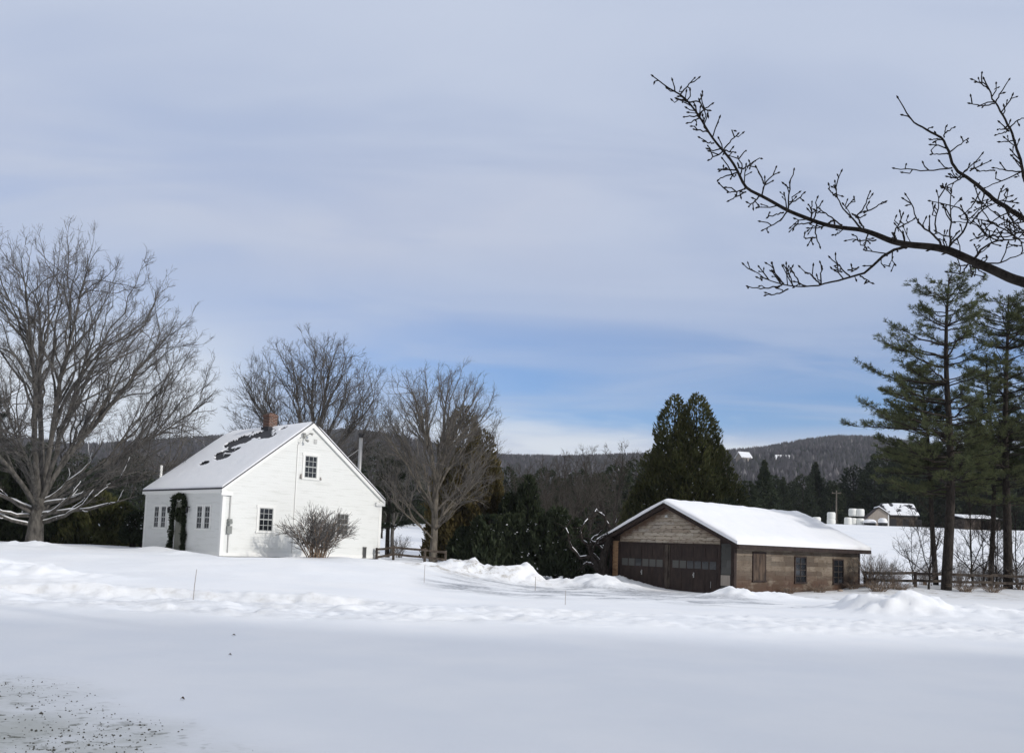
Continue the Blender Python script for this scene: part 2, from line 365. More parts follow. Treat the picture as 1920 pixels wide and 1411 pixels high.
def leafmat(name, a, b, c3=None, rough=.7):
    def fn(n, p):
        c = obj_co(n); cl = n.sm(n.noise(c, .9, 4, .6), .36, .64)
        col = n.mix(cl, a, b)
        col = n.mix(n.math('MULTIPLY', island(n), .55), col, c3 or b)
        n.l.new(col, p.inputs['Base Color'])
        tr = n.new('ShaderNodeBsdfTranslucent'); n.l.new(col, tr.inputs[0]); ad = n.new('ShaderNodeMixShader'); ad.inputs[0].default_value = .25
        n.l.new(p.outputs[0], ad.inputs[1]); n.l.new(tr.outputs[0], ad.inputs[2]); n.l.new(ad.outputs[0], n.n['Material Output'].inputs[0])
    return mat(name, a, rough, fn, .15)
M['cedar'] = leafmat('cedar_foliage', (.026, .036, .015), (.08, .09, .03), (.14, .13, .055))
M['cedar_brown'] = leafmat('olive_cedar_foliage', (.055, .05, .018), (.12, .10, .038), (.16, .12, .055))
M['spruce'] = leafmat('spruce_foliage', (.018, .028, .016), (.038, .052, .026), (.055, .062, .034))
M['pine'] = leafmat('pine_needles', (.055, .074, .034), (.105, .125, .055), (.15, .15, .075))
M['garland'] = leafmat('garland_greens', (.02, .035, .018), (.04, .055, .025), (.06, .065, .035))
def f_hill(n, p):
    r = n.new('ShaderNodeValToRGB'); n.l.new(island(n), r.inputs[0]); e = r.color_ramp.elements
    e[0].color = (.048, .046, .052, 1); e[1].color = (.10, .095, .108, 1)
    for q, k in ((.12, (.03, .036, .028, 1)), (.22, (.06, .056, .062, 1)), (.7, (.076, .072, .081, 1)), (.93, (.094, .09, .10, 1)), (.975, (.22, .21, .215, 1))):
        x = e.new(q); x.color = k
    c = n.mix(n.sm(n.noise(obj_co(n), .012, 4, .6), .45, .62), r.outputs[0], n.mix(.35, r.outputs[0], (.035, .04, .035)))
    n.l.new(c, p.inputs['Base Color'])
M['hillwood'] = mat('bare_hillside_wood', (.08, .07, .075), .95, f_hill, .05)
M['bale'] = mat('white_bale_wrap', (.78, .79, .76), .4)
M['shed'] = mat('pale_grey_boards', (.34, .30, .26), .85, lambda n, p: n.l.new(n.mix(n.noise(n.mapping(obj_co(n), (5, 5, .6)), 2, 4), (.25, .21, .18), (.46, .41, .36)), p.inputs['Base Color']))
M['rail'] = mat('weathered_rail', (.07, .055, .045), .9, bark((.04, .032, .028), (.10, .082, .068), 5), .1)
M['brown_leaf'] = mat('dead_leaf', (.07, .045, .025), .8)
M['marker'] = mat('fibreglass_rod', (.35, .32, .30), .5)

# ------------------------------------------------------------------ ground sheet
def make_ground():
    y1 = np.concatenate([np.linspace(-60, 3, 24)[:-1], np.linspace(3, 19, 110)[:-1], np.linspace(19, 45, 260)[:-1]])
    y2 = [45.0]
    while y2[-1] < 2600: y2.append(y2[-1]+max(.15, (y2[-1]-38)*.022))
    ys = np.concatenate([y1, np.array(y2)]); nx = 641
    t = np.linspace(-1, 1, nx); t = np.sign(t)*(np.abs(t)*.72+np.abs(t)**4*.28)
    W = 22+np.abs(ys)*.95+20*np.clip(-ys/60, 0, 1)
    X = t[None, :]*W[:, None]; Y = np.repeat(ys[:, None], nx, 1)
    Z = hgt(X, Y)
    Z = np.where(Y < 3, hgt(X, np.full_like(Y, 3.0)), Z)
    V = np.stack([X, Y, Z], -1).reshape(-1, 3)
    i = np.arange((len(ys)-1)*nx).reshape(-1, nx)[:, :-1].ravel()
    Fq = np.stack([i, i+1, i+nx+1, i+nx], 1)
    me = np_mesh('snow_ground', V, [Fq], True)
    e = fbm(X*.3, Y*.3, 3, 101)
    pm = np.clip(piles(X, Y)*2.2, 0, 1)
    drv = S(Y+e*1.2, 28.5, 30.5)*(1-S(Y+e, 38.6, 40))*S(X+e, -3.6, -1.5)*(1-S(X, 8.5, 10.0)) + .9*bump(X, Y, 10.2, 29.6, 2.6, .8, 1, 2) + .55*bump(X, Y, 7.5, 31, 3.5, 1.2, 1)
    drv = np.clip(drv, 0, 1)*(1-pm)
    band = bandmask(X, Y)*(.30-.22*S(X, -4, 4))
    drv = np.clip(drv+band, 0, 1)
    lip = np.exp(-((Y+.35*fbm(X*.25, X*0, 3, 31)-23.2)/.12)**2)*(1-S(X, -5, -1))*.35  # dark line painted along the cut lip, standing in for its shaded slit
    dirt_and_lip = np.clip(bump(X, Y, -2.5, 40.0, 2.6, 1.4, .9, 2)+bump(X, Y, .8, 39.6, 2, .8, .45)+bump(X, Y, 12.5, 37.5, 4.5, 1.6, .7, 2)+bump(X, Y, 19, 42.5, 6, 2.0, .6, 2)+lip+bump(X, Y, -20.4, 40.5, 2, 1, .5), 0, 1)
    fo = S(Y, 205, 260)*.7
    col = np.stack([drv, dirt_and_lip, gritmask(X, Y), fo], -1).reshape(-1, 4).astype(np.float32)
    at = me.color_attributes.new('mask', 'FLOAT_COLOR', 'POINT'); at.data.foreach_set('color', col.ravel())
    tag(link_mesh('snow_ground', me, M['ground']), 'snow covered ground, drive, field and distant hillside', kind='structure')
make_ground()
# unseen ridge added behind the camera, shaped to keep the near field in shade
def make_shade_ridge():
    xs = np.linspace(8, 95, 175); ys = np.linspace(-75, -14, 40)
    X, Y = np.meshgrid(xs, ys)
    Z = (27.3+1.0*fbm(X*.05, X*0, 4, 7)+1.3*fbm(X*.5, Y*.3, 4, 8))*S(Y, -14, -20)*S(X, 8, 20)*(1-S(X, 80, 95))+.2*fbm(X*.3, Y*.3, 3, 9)-.2
    nx = len(xs); i = np.arange((len(ys)-1)*nx).reshape(-1, nx)[:, :-1].ravel()
    me = np_mesh('ridge', np.stack([X, Y, Z], -1).reshape(-1, 3), [np.stack([i, i+1, i+nx+1, i+nx], 1)], True)
    tag(link_mesh('added_shade_ridge', me, M['hillwood']), 'unseen ridge added behind the viewer to shade the near snow', kind='structure')
make_shade_ridge()

# ------------------------------------------------------------------ buildings
def clap(mb, axis, fixed, s0, s1, z0, z1, step, out, top=None, proud=.014, seg=None, rnd=None):
    """lapped boards on a wall. axis 'x': wall runs along x at y=fixed; out = sign of the outward normal.
       top(z) -> (s_min, s_max) clips the run; seg: typical board length (None: full run)"""
    z = z0
    while z < z1-.005:
        zt = min(z+step, z1)
        a0, b0 = (s0, s1) if top is None else top(z); a1, b1 = (s0, s1) if top is None else top(zt)
        cuts = [0, 1]
        if seg:
            cuts = [0]; L = max(b0-a0, .01)
            while cuts[-1] < 1:
                cuts.append(cuts[-1]+rnd.uniform(.5, 1.5)*seg/L)
            cuts[-1] = 1
        for c0, c1 in zip(cuts[:-1], cuts[1:]):
            g = .006 if seg else 0
            pa, pb = a0+(b0-a0)*c0+g, a0+(b0-a0)*c1-g
            qa, qb = a1+(b1-a1)*c0+g, a1+(b1-a1)*c1-g
            if pb-pa < .02: continue
            o0 = fixed+out*(.004+proud*(1+(rnd.uniform(0, .6) if seg else 0))); o1 = fixed+out*.004; f0 = fixed-out*.01
            P = (lambda s, o, zz: (s, o, zz)) if axis == 'x' else (lambda s, o, zz: (o, s, zz))
            mb.add([P(pa, o0, z), P(pb, o0, z), P(qb, o1, zt), P(qa, o1, zt), P(pa, f0, z), P(pb, f0, z), P(qb, f0, zt), P(qa, f0, zt)],
                   [(0, 1, 2, 3), (0, 4, 5, 1), (1, 5, 6, 2), (0, 3, 7, 4), (3, 2, 6, 7)])
        z = zt
def roof_snow(name, parent, y0, y1, half, xc, ze, zr, th, hole=None, over=.0, nu=90, nv=40, seed=3, round_=.35):
    """blanket over both slopes of a roof whose ridge runs along y"""
    nv2 = nv*2+1
    u = np.linspace(0, 1, nu); v = np.linspace(-1, 1, nv2)
    U, Vv = np.meshgrid(u, v, indexing='ij')
    L = y1-y0; x = xc+Vv*half; y = y0+U*L
    av = np.abs(Vv); ss = np.sqrt(av**2+(.02)**2)
    base = zr-(zr-ze)*av
    d = np.minimum(np.minimum(U*L, (1-U)*L), (1-av)*half)
    t = th*(.55+.45*np.clip(d/round_, 0, 1)**.5)*(1+.22*fbm(x*.6+seed, y*.6, 3, seed)+.10*fbm(x*2.5, y*2.5, 2, seed+1))
    rid = (zr-ze)/half*.22*np.exp(-(av*half/.3)**2)*.5
    keep = np.ones_like(t, bool)
    if hole is not None:
        hm = hole(x, y); t = t*np.clip(hm, 0, 1); keep = hm > .12
    top = base+t-rid*(t > .03)+.006
    jx = over*np.sign(Vv)*0
    Vt = np.stack([x+jx, y, top], -1); Vb = np.stack([x, y, base+.004], -1)
    idx = np.arange(nu*nv2).reshape(nu, nv2); n = nu*nv2
    kq = keep[:-1, :-1] & keep[1:, :-1] & keep[:-1, 1:] & keep[1:, 1:]
    a, b, c, d_ = idx[:-1, :-1][kq], idx[1:, :-1][kq], idx[1:, 1:][kq], idx[:-1, 1:][kq]
    q = [np.stack([a, b, c, d_], 1)]
    def skirt(e):
        return np.stack([e[:-1], e[1:], e[1:]+n, e[:-1]+n], 1)
    q.append(skirt(idx[0, :])); q.append(skirt(idx[-1, ::-1])); q.append(skirt(idx[::-1, 0])); q.append(skirt(idx[:, -1]))
    me = np_mesh(name, np.concatenate([Vt.reshape(-1, 3), Vb.reshape(-1, 3)]), q, False)
    sm = np.zeros(len(me.polygons), bool); sm[:len(q[0])] = True; me.polygons.foreach_set('use_smooth', sm)
    return link_mesh(name, me, M['snow'], parent)
def sash_window(parent, s, z, wd, ht, cols, rows, axis, fixed, out, casing=.11, glass='glass', label=None, deep=.05):
    """window > frame, pane, muntins ; centred at (s, z) on a wall"""
    def B(mb, s0, s1, z0, z1, o0, o1):
        a, b = sorted((fixed+out*o0, fixed+out*o1))
        return mb.box(s0, s1, a, b, z0, z1) if axis == 'x' else mb.box(a, b, s0, s1, z0, z1)
    f = MB(); c = casing; h2, w2 = ht/2, wd/2
    B(f, s-w2-c, s-w2, z-h2, z+h2, -.02, .050); B(f, s+w2, s+w2+c, z-h2, z+h2, -.02, .050)
    B(f, s-w2-c-.03, s+w2+c+.03, z+h2, z+h2+c*1.15, -.02, .055); B(f, s-w2-c-.04, s+w2+c+.04, z-h2-c*.7, z-h2, -.02, .075)
    o = f.build('window', M['trim'], parent)
    if label: o['label'] = label
    g = MB(); B(g, s-w2, s+w2, z-h2, z, -.015, .022); B(g, s-w2, s+w2, z, z+h2, -.015, .026); 
    g.build('pane', M[glass], o)
    m = MB(); bw = .022
    B(m, s-w2, s+w2, z-.025, z+.025, .012, .043)
    for a in (-1, 1):
        B(m, s+a*(w2-.02)-.02, s+a*(w2-.02)+.02, z-h2, z+h2, .012, .040)
        B(m, s-w2+.04, s+w2-.04, z+a*(h2-.02)-.02, z+a*(h2-.02)+.02, .012, .039)
    for i in range(1, cols):
        x = s-w2+wd*i/cols; B(m, x-bw/2, x+bw/2, z-h2+.04, z+h2-.04, .012, .036)
    for j in range(1, rows):
        if abs(j/rows-.5) < .01: continue
        y = z-h2+ht*j/rows; B(m, s-w2+.04, s+w2-.04, y-bw/2, y+bw/2, .012, .0345)
    m.build('glazing_bars', M['muntin'], o)
    return o
AH = math.radians(90-42.6); HO = (-12.21, 38.5, .80)
def hw(x, y, z=0):      # house-local -> world
    c, s_ = math.cos(AH), math.sin(AH); return (HO[0]+x*c-y*s_, HO[1]+x*s_+y*c, HO[2]+z)
def make_house():
    W, L, ZE, ZR = 8.6, 7.0, 2.92, 6.15; sl = (ZR-ZE)/(W/2)
    h = thing('house', 'white clapboard cape house with brick chimney and snow on its roof', 'house', HO, AH)
    fm = MB(); fm.box(.03, W-.03, .03, L-.03, -1.6, .02); f = fm.build('foundation', M['stone'], h)
    wl = MB(); wl.prism([(0, 0), (W, 0), (W, ZE), (W/2, ZR), (0, ZE)], 'y', 0, L)
    tp = lambda z: (.1, W-.1) if z <= ZE-.15 else (max(.1, (z-ZE)/sl+.12), min(W-.1, W-(z-ZE)/sl-.12))
    clap(wl, 'x', 0, .1, W-.1, .16, ZR-.2, .115, -1, tp); clap(wl, 'y', 0, .1, L-.1, .16, ZE-.22, .115, -1)
    wl.build('wall', M['siding'], h)
    tr = MB()
    for (x, y) in ((0, 0), (W, 0), (0, L), (W, L)):
        x0, x1 = (-.028, .13) if x == 0 else (W-.13, W+.028); y0, y1 = (-.028, .13) if y == 0 else (L-.13, L+.028)
        cb_ = MB(); cb_.box(x0, x1, y0, y1, .02, ZE-.1); cb_.box(x0-.04, x1+.04, y0-.04, y1+.04, ZE-.26, ZE-.12); cb_.build('corner_board', M['trim'], h)
    tr.box(.13, W-.13, -.035, 0, .0, .16); tr.box(-.035, 0, .13, L-.13, .0, .16)          # water table
    tr.box(-.03, 0, .13, L-.13, ZE-.24, ZE-.02)
    tr.build('water_table', M['trim'], h)
    # roof deck, rake and eave boards
    ov = .16; rk = .14; zt = .06
    rf = MB()
    for sgn in (-1, 1):
        xe = W/2+sgn*(W/2+ov); ze = ZE-ov*sl
        nrm = .075
        rf.prism([(W/2, ZR+.02), (W/2, ZR+.02+zt), (xe, ze+.02+zt), (xe, ze+.02)], 'y', -rk, L+rk)
    rf.build('roof', M['shingle'], h)
    rb = MB()
    for sgn in (-1, 1):
        xe = W/2+sgn*(W/2+ov-.01); ze = ZE-(ov-.01)*sl
        for y0, y1 in ((-rk+.01, -.03), (L+.03, L+rk-.01)):
            rb.prism([(W/2, ZR-.20), (W/2, ZR+.017), (xe, ze+.017), (xe, ze-.12)], 'y', y0, y1)
        a, b = sorted((xe, xe-sgn*.14)); rb.box(a, b, -.03, L+.03, ze-.11, ze+.015)
        # eave returns
        a, b = sorted((xe, xe-sgn*.55)); rb.box(a, b, -rk+.012, -.03, ze-.24, ze-.06)
    rb.build('rake_board', M['trim'], h)
    def hole(x, y):
        m = np.ones_like(x)
        nn = fbm(x*1.6, y*1.3, 4, 77)*1.0+fbm(x*5.5, y*3.5, 3, 78)*.65
        def e(cx, cy, rx, ry): return ((x-cx)/rx)**2+((y-cy)/ry)**2
        for cx, cy, rx, ry in ((3.55, 2.65, .45, 1.15), (3.35, 3.95, .5, .9), (3.0, 4.4, .35, .65), (2.45, 3.85, .22, .55), (1.95, 3.75, .2, .5), (2.2, 4.3, .16, .3), (3.95, 1.9, .18, .25), (1.55, 4.6, .10, .3)):
            m = np.minimum(m, (e(cx, cy, rx, ry)-.75+nn*1.3)*2.2)
        return np.clip(m, 0, 1)
    roof_snow('roof_snow', h, -rk+.01, L+rk-.01, W/2+ov-.02, W/2, ZE-ov*sl+.08+zt-.06, ZR+.08, .09, hole, nu=150, nv=85, seed=13)
    # chimney
    cx, cy = 4.25, 3.45
    c = MB(); c.box(cx-.23, cx+.23, cy-.26, cy+.26, ZR-.7, ZR+.66); ch = c.build('chimney', M['brick'], h)
    c = MB(); c.box(cx-.26, cx+.26, cy-.29, cy+.29, ZR+.54, ZR+.62); c.box(cx-.15, cx+.15, cy-.18, cy+.18, ZR+.66, ZR+.72); c.build('chimney_cap', M['brick'], ch)
    c = MB(); c.box(cx-.29, cx+.29, cy-.32, cy+.32, ZR-.72, ZR+.03); c.build('flashing', M['shingle'], ch)
    # stove pipe behind the right slope, with its stay
    p = MB(); px, py = 8.12, 1.25
    p.tube([(px, py, 1.2), (px, py, 6.05)], .095, 14); sp_ = p.build('stove_pipe', M['metal'], h, True)
    p = MB(); p.lathe([(.0, 6.22), (.16, 6.20), (.16, 6.14), (.12, 6.12), (.12, 6.0), (.0, 6.0)], 14, (px, py, 0)); p.build('pipe_cap', M['dark'], sp_, True)
    p = MB(); p.tube([(px, py, 5.45), (6.7, .9, 4.62)], .014, 5); p.build('stay_rod', M['metal'], sp_)
    p = MB(); p.tube([(.75, L+.22, 1.5), (.75, L+.22, 4.15)], .06, 10); p.build('vent_pipe', M['trim'], h, True)
    # gable windows
    sash_window(h, 2.12, 1.63, .70, 1.02, 3, 4, 'x', 0, -1, label='lower left gable window with dark panes')
    sash_window(h, 4.32, 4.14, .68, 1.02, 3, 4, 'x', 0, -1, label='upper gable window')
    o = sash_window(h, 6.27, 1.58, .68, 1.0, 3, 4, 'x', 0, -1, glass='glass_pale', label='gable window half hidden by the bare bush')
    for s_ in (5.78, 5.10, 1.82, 1.16):
        sash_window(h, s_, 1.62, .44, .98, 2, 4, 'y', 0, -1, casing=.07)
    # little figures on the upper sill
    for s_, hh in ((3.80, .20), (4.88, .13)):
        q = MB(); q.lathe([(0, 0), (.045, 0), (.05, hh*.5), (.03, hh*.8), (.035, hh), (0, hh+.01)], 8, (s_, -.06, 3.575)); q.build('sill_lantern', M['marker'], h, True)
    # door
    d = MB(); d.box(-.03, .012, 3.13, 3.19, .1, 2.32); d.box(-.03, .012, 3.97, 4.03, .1, 2.32); d.box(-.045, .012, 3.08, 4.08, 2.32, 2.46); d.build('door_frame', M['trim'], h)
    d = MB(); d.box(-.022, .01, 3.19, 3.97, .12, 2.32)
    for z0, z1 in ((.25, .95), (1.08, 1.35)):
        for y0 in (3.27, 3.62): d.box(-.032, -.022, y0, y0+.27, z0, z1)
    door = d.build('front_door', mat('green_grey_door_paint', (.20, .20, .17), .6), h)
    d = MB(); d.lathe([(0, 0), (.03, .01), (.03, .03), (0, .04)], 8, (-.06, 3.27, 1.0)); d.build('door_knob', M['dark'], door)
    d = MB(); d.box(-.9, -.036, 3.0, 4.16, -.5, .07); d.build('door_step', M['stone'], h)
    for s_ in (4.42, 2.74):
        q = MB(); q.box(-.16, -.03, s_-.015, s_+.015, 2.05, 2.09); q.lathe([(0, 0), (.05, 0), (.075, .2), (.075, .22), (0, .3)], 6, (-.15, s_, 1.80)); q.build('wall_lamp', M['dark'], h)
    # fittings on the gable
    q = MB(); q.box(3.55, 3.61, -.055, -.02, .2, 5.1); q.tube([(3.58, -.05, 5.1), (3.62, -.12, 5.25), (3.7, -.12, 5.2)], .025, 6); q.build('conduit', M['trim'], h)
    q = MB(); q.tube([(.33, -.05, 1.55), (.33, -.05, 2.75)], .028, 6); q.tube([(.33, -.05, .15), (.33, -.05, 1.0)], .022, 6); mt = q.build('meter_pipe', M['metal'], h)
    q = MB(); q.box(.22, .44, -.13, -.02, .95, 1.28); q.lathe([(0, 0), (.09, 0), (.1, .12), (0, .14)], 12, (.33, -.14, 1.36)); q.box(.24, .42, -.15, -.02, 1.36, 1.58); q.build('electric_meter', mat('grey_meter_case', (.25, .26, .25), .6), h)
    q = MB(); q.box(3.8, 3.92, -.07, -.02, 5.42, 5.54)
    for a, b, z in ((3.70, -.20, 5.62), (4.06, -.24, 5.66), (3.86, -.22, 5.33)):
        q.tube([(3.86, -.06, 5.48), (a, b, z)], .018, 5); q.tube([(a-.03, b+.02, z), (a+.03, b-.12, z-.05)], [.03, .065], 10)
    q.build('flood_lamp', mat('grey_lamp_housing', (.35, .35, .33), .5), h, False)
    q = MB(); q.box(4.42, 4.58, -.05, -.02, 5.24, 5.44); q.build('gable_vent', mat('grey_vent_grille', (.5, .5, .49), .6), h)
    q = MB(); q.box(6.1, 6.55, -.04, .03, -.16, 0.0); q.build('foundation_vent', M['dark'], h)
    q = MB()
    for s_ in (7.57, 7.64, 7.71): q.box(s_, s_+.03, -.09, -.02, .05, .52)
    q.box(7.56, 7.75, -.095, -.02, .02, .06); q.box(7.56, 7.75, -.095, -.02, .50, .55); q.build('wall_grille', mat('grey_grille_paint', (.12, .12, .12), .6), h)
    # bulkhead at the right back corner
    q = MB(); q.prism([(W+.03, .02), (W+.03, -1.2), (W+1.7, -1.2), (W+1.7, -.5)], 'y', .3, 1.6); bk = q.build('bulkhead', M['stone'], h)
    q = MB(); q.prism([(W+.03, .11), (W+.03, .03), (W+1.75, -.49), (W+1.75, -.38)], 'y', .28, 1.62); q.build('bulkhead_snow', M['snow'], bk)
make_house()

AG = math.radians(90-47); GO = (9.53, 38.5, -.13)
def gw(x, y, z=0):
    c, s_ = math.cos(AG), math.sin(AG); return (GO[0]+x*c-y*s_, GO[1]+x*s_+y*c, GO[2]+z)
def make_garage():
    """long side along local x (0..L), door front along local y (0..W) at x=0; ridge along x"""
    W, L, ZE, ZR = 6.85, 11.3, 2.28, 3.86; yr = W/2; sl = (ZR-ZE)/yr
    rnd = random.Random(4)
    g = thing('garage', 'long low weathered board garage with two dark doors and snowy roof', 'garage', GO, AG)
    core = MB(); core.prism([(.04, 0), (W-.04, 0), (W-.04, ZE-.02), (yr, ZR-.03), (.04, ZE-.02)], 'x', .03, L)
    core.build('inner_wall', M['fascia'], g)
    tp = lambda z: (.72, 6.3) if z < ZE+.2 else (max(.3, (z-ZE)/sl+.05), min(W-.3, W-(z-ZE)/sl-.05))
    fr = MB(); clap(fr, 'y', .02, .72, 6.3, 2.14, ZR-.12, .165, -1, tp, .012, 1.0, rnd)
    fr.build('gable_wall', M['board_gable'], g)
    sd_ = MB(); clap(sd_, 'x', .02, .12, L-.12, .0, ZE-.02, .215, -1, None, .007, 2.0, rnd)
    sd_.build('side_wall', M['board'], g)
    t = MB(); clap(t, 'y', .02, 6.36, 6.72, .0, 2.2, .19, -1, None, .02); t.build('tan_wall_strip', M['board_tan'], g)
    t = MB(); clap(t, 'y', .02, .14, .66, .0, 2.2, .3, -1, None, .02, .5, rnd); t.build('grey_wall_strip', M['board_grey'], g); MB().box(-.035, 0, .18, .64, .42, .86).build('pale_patch', M['shed'], g)
    for bx in ((-.05, .14, -.03, .13, -.2, ZE-.02), (-.05, .12, 6.73, W+.02, -.2, ZE), (L-.14, L+.03, -.02, .12, -.2, ZE-.05)): MB().box(*bx).build('corner_post', M['fascia'], g)
    tr = MB(); tr.box(-.03, .02, .66, .76, -.1, 2.14); tr.box(-.03, .02, 6.26, 6.36, -.1, 2.14); tr.box(-.045, .02, .76, 6.26, 2.08, 2.16)
    tr.build('door_frame', M['fascia'], g)
    t = MB(); t.box(-.07, .02, 3.42, 3.52, -.1, 2.08); t.box(-.02, .02, 3.33, 3.62, -.1, 2.08); t.build('door_post', M['rail'], g)
    for k, (y0, y1) in enumerate(((.76, 3.33), (3.62, 6.26))):
        d = MB(); d.box(.0, .02, y0, y1, -.1, 2.08)
        nz = 4; zs = [-.06, .46, .98, 1.50, 2.04]
        for i in range(4):
            if i == 2: continue
            for j in range(4):
                a = y0+.05+(y1-y0-.1)*j/4+.035; b = y0+.05+(y1-y0-.1)*(j+1)/4-.035
                d.box(-.014, 0, a, b, zs[i]+.05, zs[i+1]-.05)
        dd = d.build('garage_door', M['door'], g); dd['label'] = ['right dark brown garage door', 'left dark brown garage door'][k]
        n = 6
        for j in range(n):
            a = y0+.1+(y1-y0-.2)*j/n; b = y0+.1+(y1-y0-.2)*(j+1)/n
            q = MB(); q.box(-.010, -.002, a+.03, b-.03, 1.07, 1.40)
            q.build('door_pane', M['glass_pale'] if (k, j) in ((1, 0), (1, 1), (1, 2), (1, 4), (1, 5), (0, 5), (0, 4)) and j != 3 else M['glass'], dd)
        q = MB(); q.tube([(-.03, (y0+y1)/2, .80), (-.06, (y0+y1)/2, .80)], .035, 8); q.box(-.03, 0, (y0+y1)/2-.02, (y0+y1)/2+.02, .68, .90); q.build('door_handle', M['metal'], dd)
    q = MB(); q.tube([(-.02, 1.15, .28), (-.02, 1.15, .56)], .012, 5); q.build('bar_handle', M['metal'], g)
    q = MB(); q.lathe([(0, 0), (.05, .0), (.09, -.09), (.0, -.10)], 10, (-.12, 3.5, 3.40)); q.tube([(-.0, 3.5, 3.44), (-.12, 3.5, 3.42)], .02, 6); q.build('gable_lamp', M['trim'], g)
    # side windows: the first is boarded
    def sw(s, z0, z1, boarded):
        f = MB(); w2 = .46
        f.box(s-w2-.07, s-w2, -.035, .02, z0, z1); f.box(s+w2, s+w2+.07, -.035, .02, z0, z1); f.box(s-w2-.07, s+w2+.07, -.04, .02, z1, z1+.07); f.box(s-w2-.1, s+w2+.1, -.06, .02, z0-.07, z0)
        o = f.build('window', M['fascia'], g)
        if boarded:
            o['label'] = 'boarded up window'
            b = MB()
            for i in range(4): b.box(s-w2+i*.23+.005, s-w2+i*.23+.225, -.028, .0, z0, z1)
            b.build('window_board', M['board_brown'], o)
        else:
            b = MB(); b.box(s-w2, s+w2, -.010, .02, z0, z1); b.build('pane', M['glass'], o)
            b = MB(); b.box(s-.015, s+.015, -.028, -.012, z0, z1)
            for i in (1, 2, 3): b.box(s-w2, s+w2, -.025, -.012, z0+(z1-z0)*i/4-.012, z0+(z1-z0)*i/4+.012)
            b.build('glazing_bars', M['rail'], o)
    M['board_brown'] = mat('brown_stained_board', (.1, .07, .05), .85, bark((.04, .028, .022), (.10, .07, .05), 4))
    sw(1.93, .66, 1.82, True); sw(5.45, .58, 1.70, False); sw(9.05, .52, 1.62, False)
    # roof
    ov, rk = .42, .38; xe0, xe1 = -rk, L+.35
    rf = MB(); zt = .09
    for sg in (-1, 1):
        ye = yr+sg*(yr+ov); ze = ZE-ov*sl
        rf.prism([(yr, ZR+.0), (yr, ZR+zt), (ye, ze+zt), (ye, ze)], 'x', xe0, xe1)
    rf.build('roof', M['fascia'], g)
    rb = MB()
    for sg in (-1, 1):
        ye = yr+sg*(yr+ov-.0); ze = ZE-ov*sl
        for x0, x1 in ((xe0-.03, xe0-.002), (xe1+.002, xe1+.03)):
            rb.prism([(yr, ZR-.12), (yr, ZR+zt-.01), (ye, ze+zt-.01), (ye, ze-.09)], 'x', x0, x1)
        a, b = sorted((ye+sg*.002, ye+sg*.03)); rb.box(xe0, xe1, a, b, ze-.10, ze+zt-.015)
    rb.build('fascia_board', M['fascia'], g)
    # snow blanket, built with the ridge along its own y, then turned
    o = roof_snow('roof_snow', g, -xe1+.01, -xe0+.10, yr+ov+.03, 0, ZE-ov*sl+zt, ZR+zt, .23, None, nu=100, nv=40, seed=5, round_=.4)
    o.rotation_euler = (0, 0, math.radians(90)); o.location = (0, yr, 0)
make_garage()

# ------------------------------------------------------------------ fences, stakes, farm things
def fence_run(name, label, pts, rails, posts_r, hh, rail_t, group=None):
    """post and rail fence through the points (x, y) ; one thing"""
    x0, y0 = pts[0]; z0 = gz(x0, y0)
    t = thing(name, label, 'fence', (x0, y0, z0))
    rnd = random.Random(len(pts))
    tops = []
    for (x, y) in pts:
        z = gz(x, y)-z0; tops.append((x-x0, y-y0, z))
        q = MB(); q.tube([(x-x0, y-y0, z-.5), (x-x0+rnd.uniform(-.02, .02), y-y0, z+hh+.10)], [posts_r*1.05, posts_r*.9], 6)
        q.build('post', M['rail'], t)
    for a, b in zip(tops[:-1], tops[1:]):
        for r in rails:
            d1, d2 = rnd.uniform(-.025, .025), rnd.uniform(-.025, .025)
            q = MB(); mid = tuple((a[i]+b[i])/2 for i in range(3))
            q.beam((a[0], a[1]-.05, a[2]+r+d1), (mid[0], mid[1]-.05, mid[2]+r-.015), rail_t*.55, rail_t); q.beam((mid[0], mid[1]-.05, mid[2]+r-.015), (b[0], b[1]-.05, b[2]+r+d2), rail_t*.5, rail_t)
            q.build('rail', M['rail'], t)
    return t
fl = [(gx(p, 44.5, 1050), 44.5+(p-715)*.004) for p in (706, 737, 795, 834)]
fence_run('rail_fence', 'grey two rail fence between the white house and the evergreens', fl, (.28, .62), .075, .62, .11)
fr_ = [(gx(p, y, 1090), y) for p, y in ((1622, 45.0), (1716, 45.2), (1772, 45.3), (1858, 45.4), (1950, 45.6))]
fence_run('rail_fence', 'brown two rail fence running right from the garage past the pines', fr_, (.33, .68), .085, .66, .13)
def marker(px, py, Y, h_, lean, r_, label):
    x = gx(px, Y, py); z = gz(x, Y)
    q = MB(); q.tube([(0, 0, -.3), (lean*.5, 0, h_*.5), (lean, 0, h_)], [r_, r_, r_*.8], 6)
    o = q.build('driveway_marker', M['marker'], None, True); o.location = (x, Y, z)
    tag(o, label, 'marker rod', 'thin rods marking the snowy drive')
marker(361, 1128, 22.2, .75, .05, .010, 'tall thin brown rod leaning in the snow before the white house')
marker(795, 1098, 31.5, .62, 0, .010, 'thin pale rod in the snow between the bare bush and the ploughed bank')
marker(1004, 1088, 35.5, .55, 0, .013, 'thin grey rod at the foot of the long ploughed snowbank')
marker(1060, 1128, 26.8, .42, .0, .009, 'short thin rod in the snow left of the garage doors')
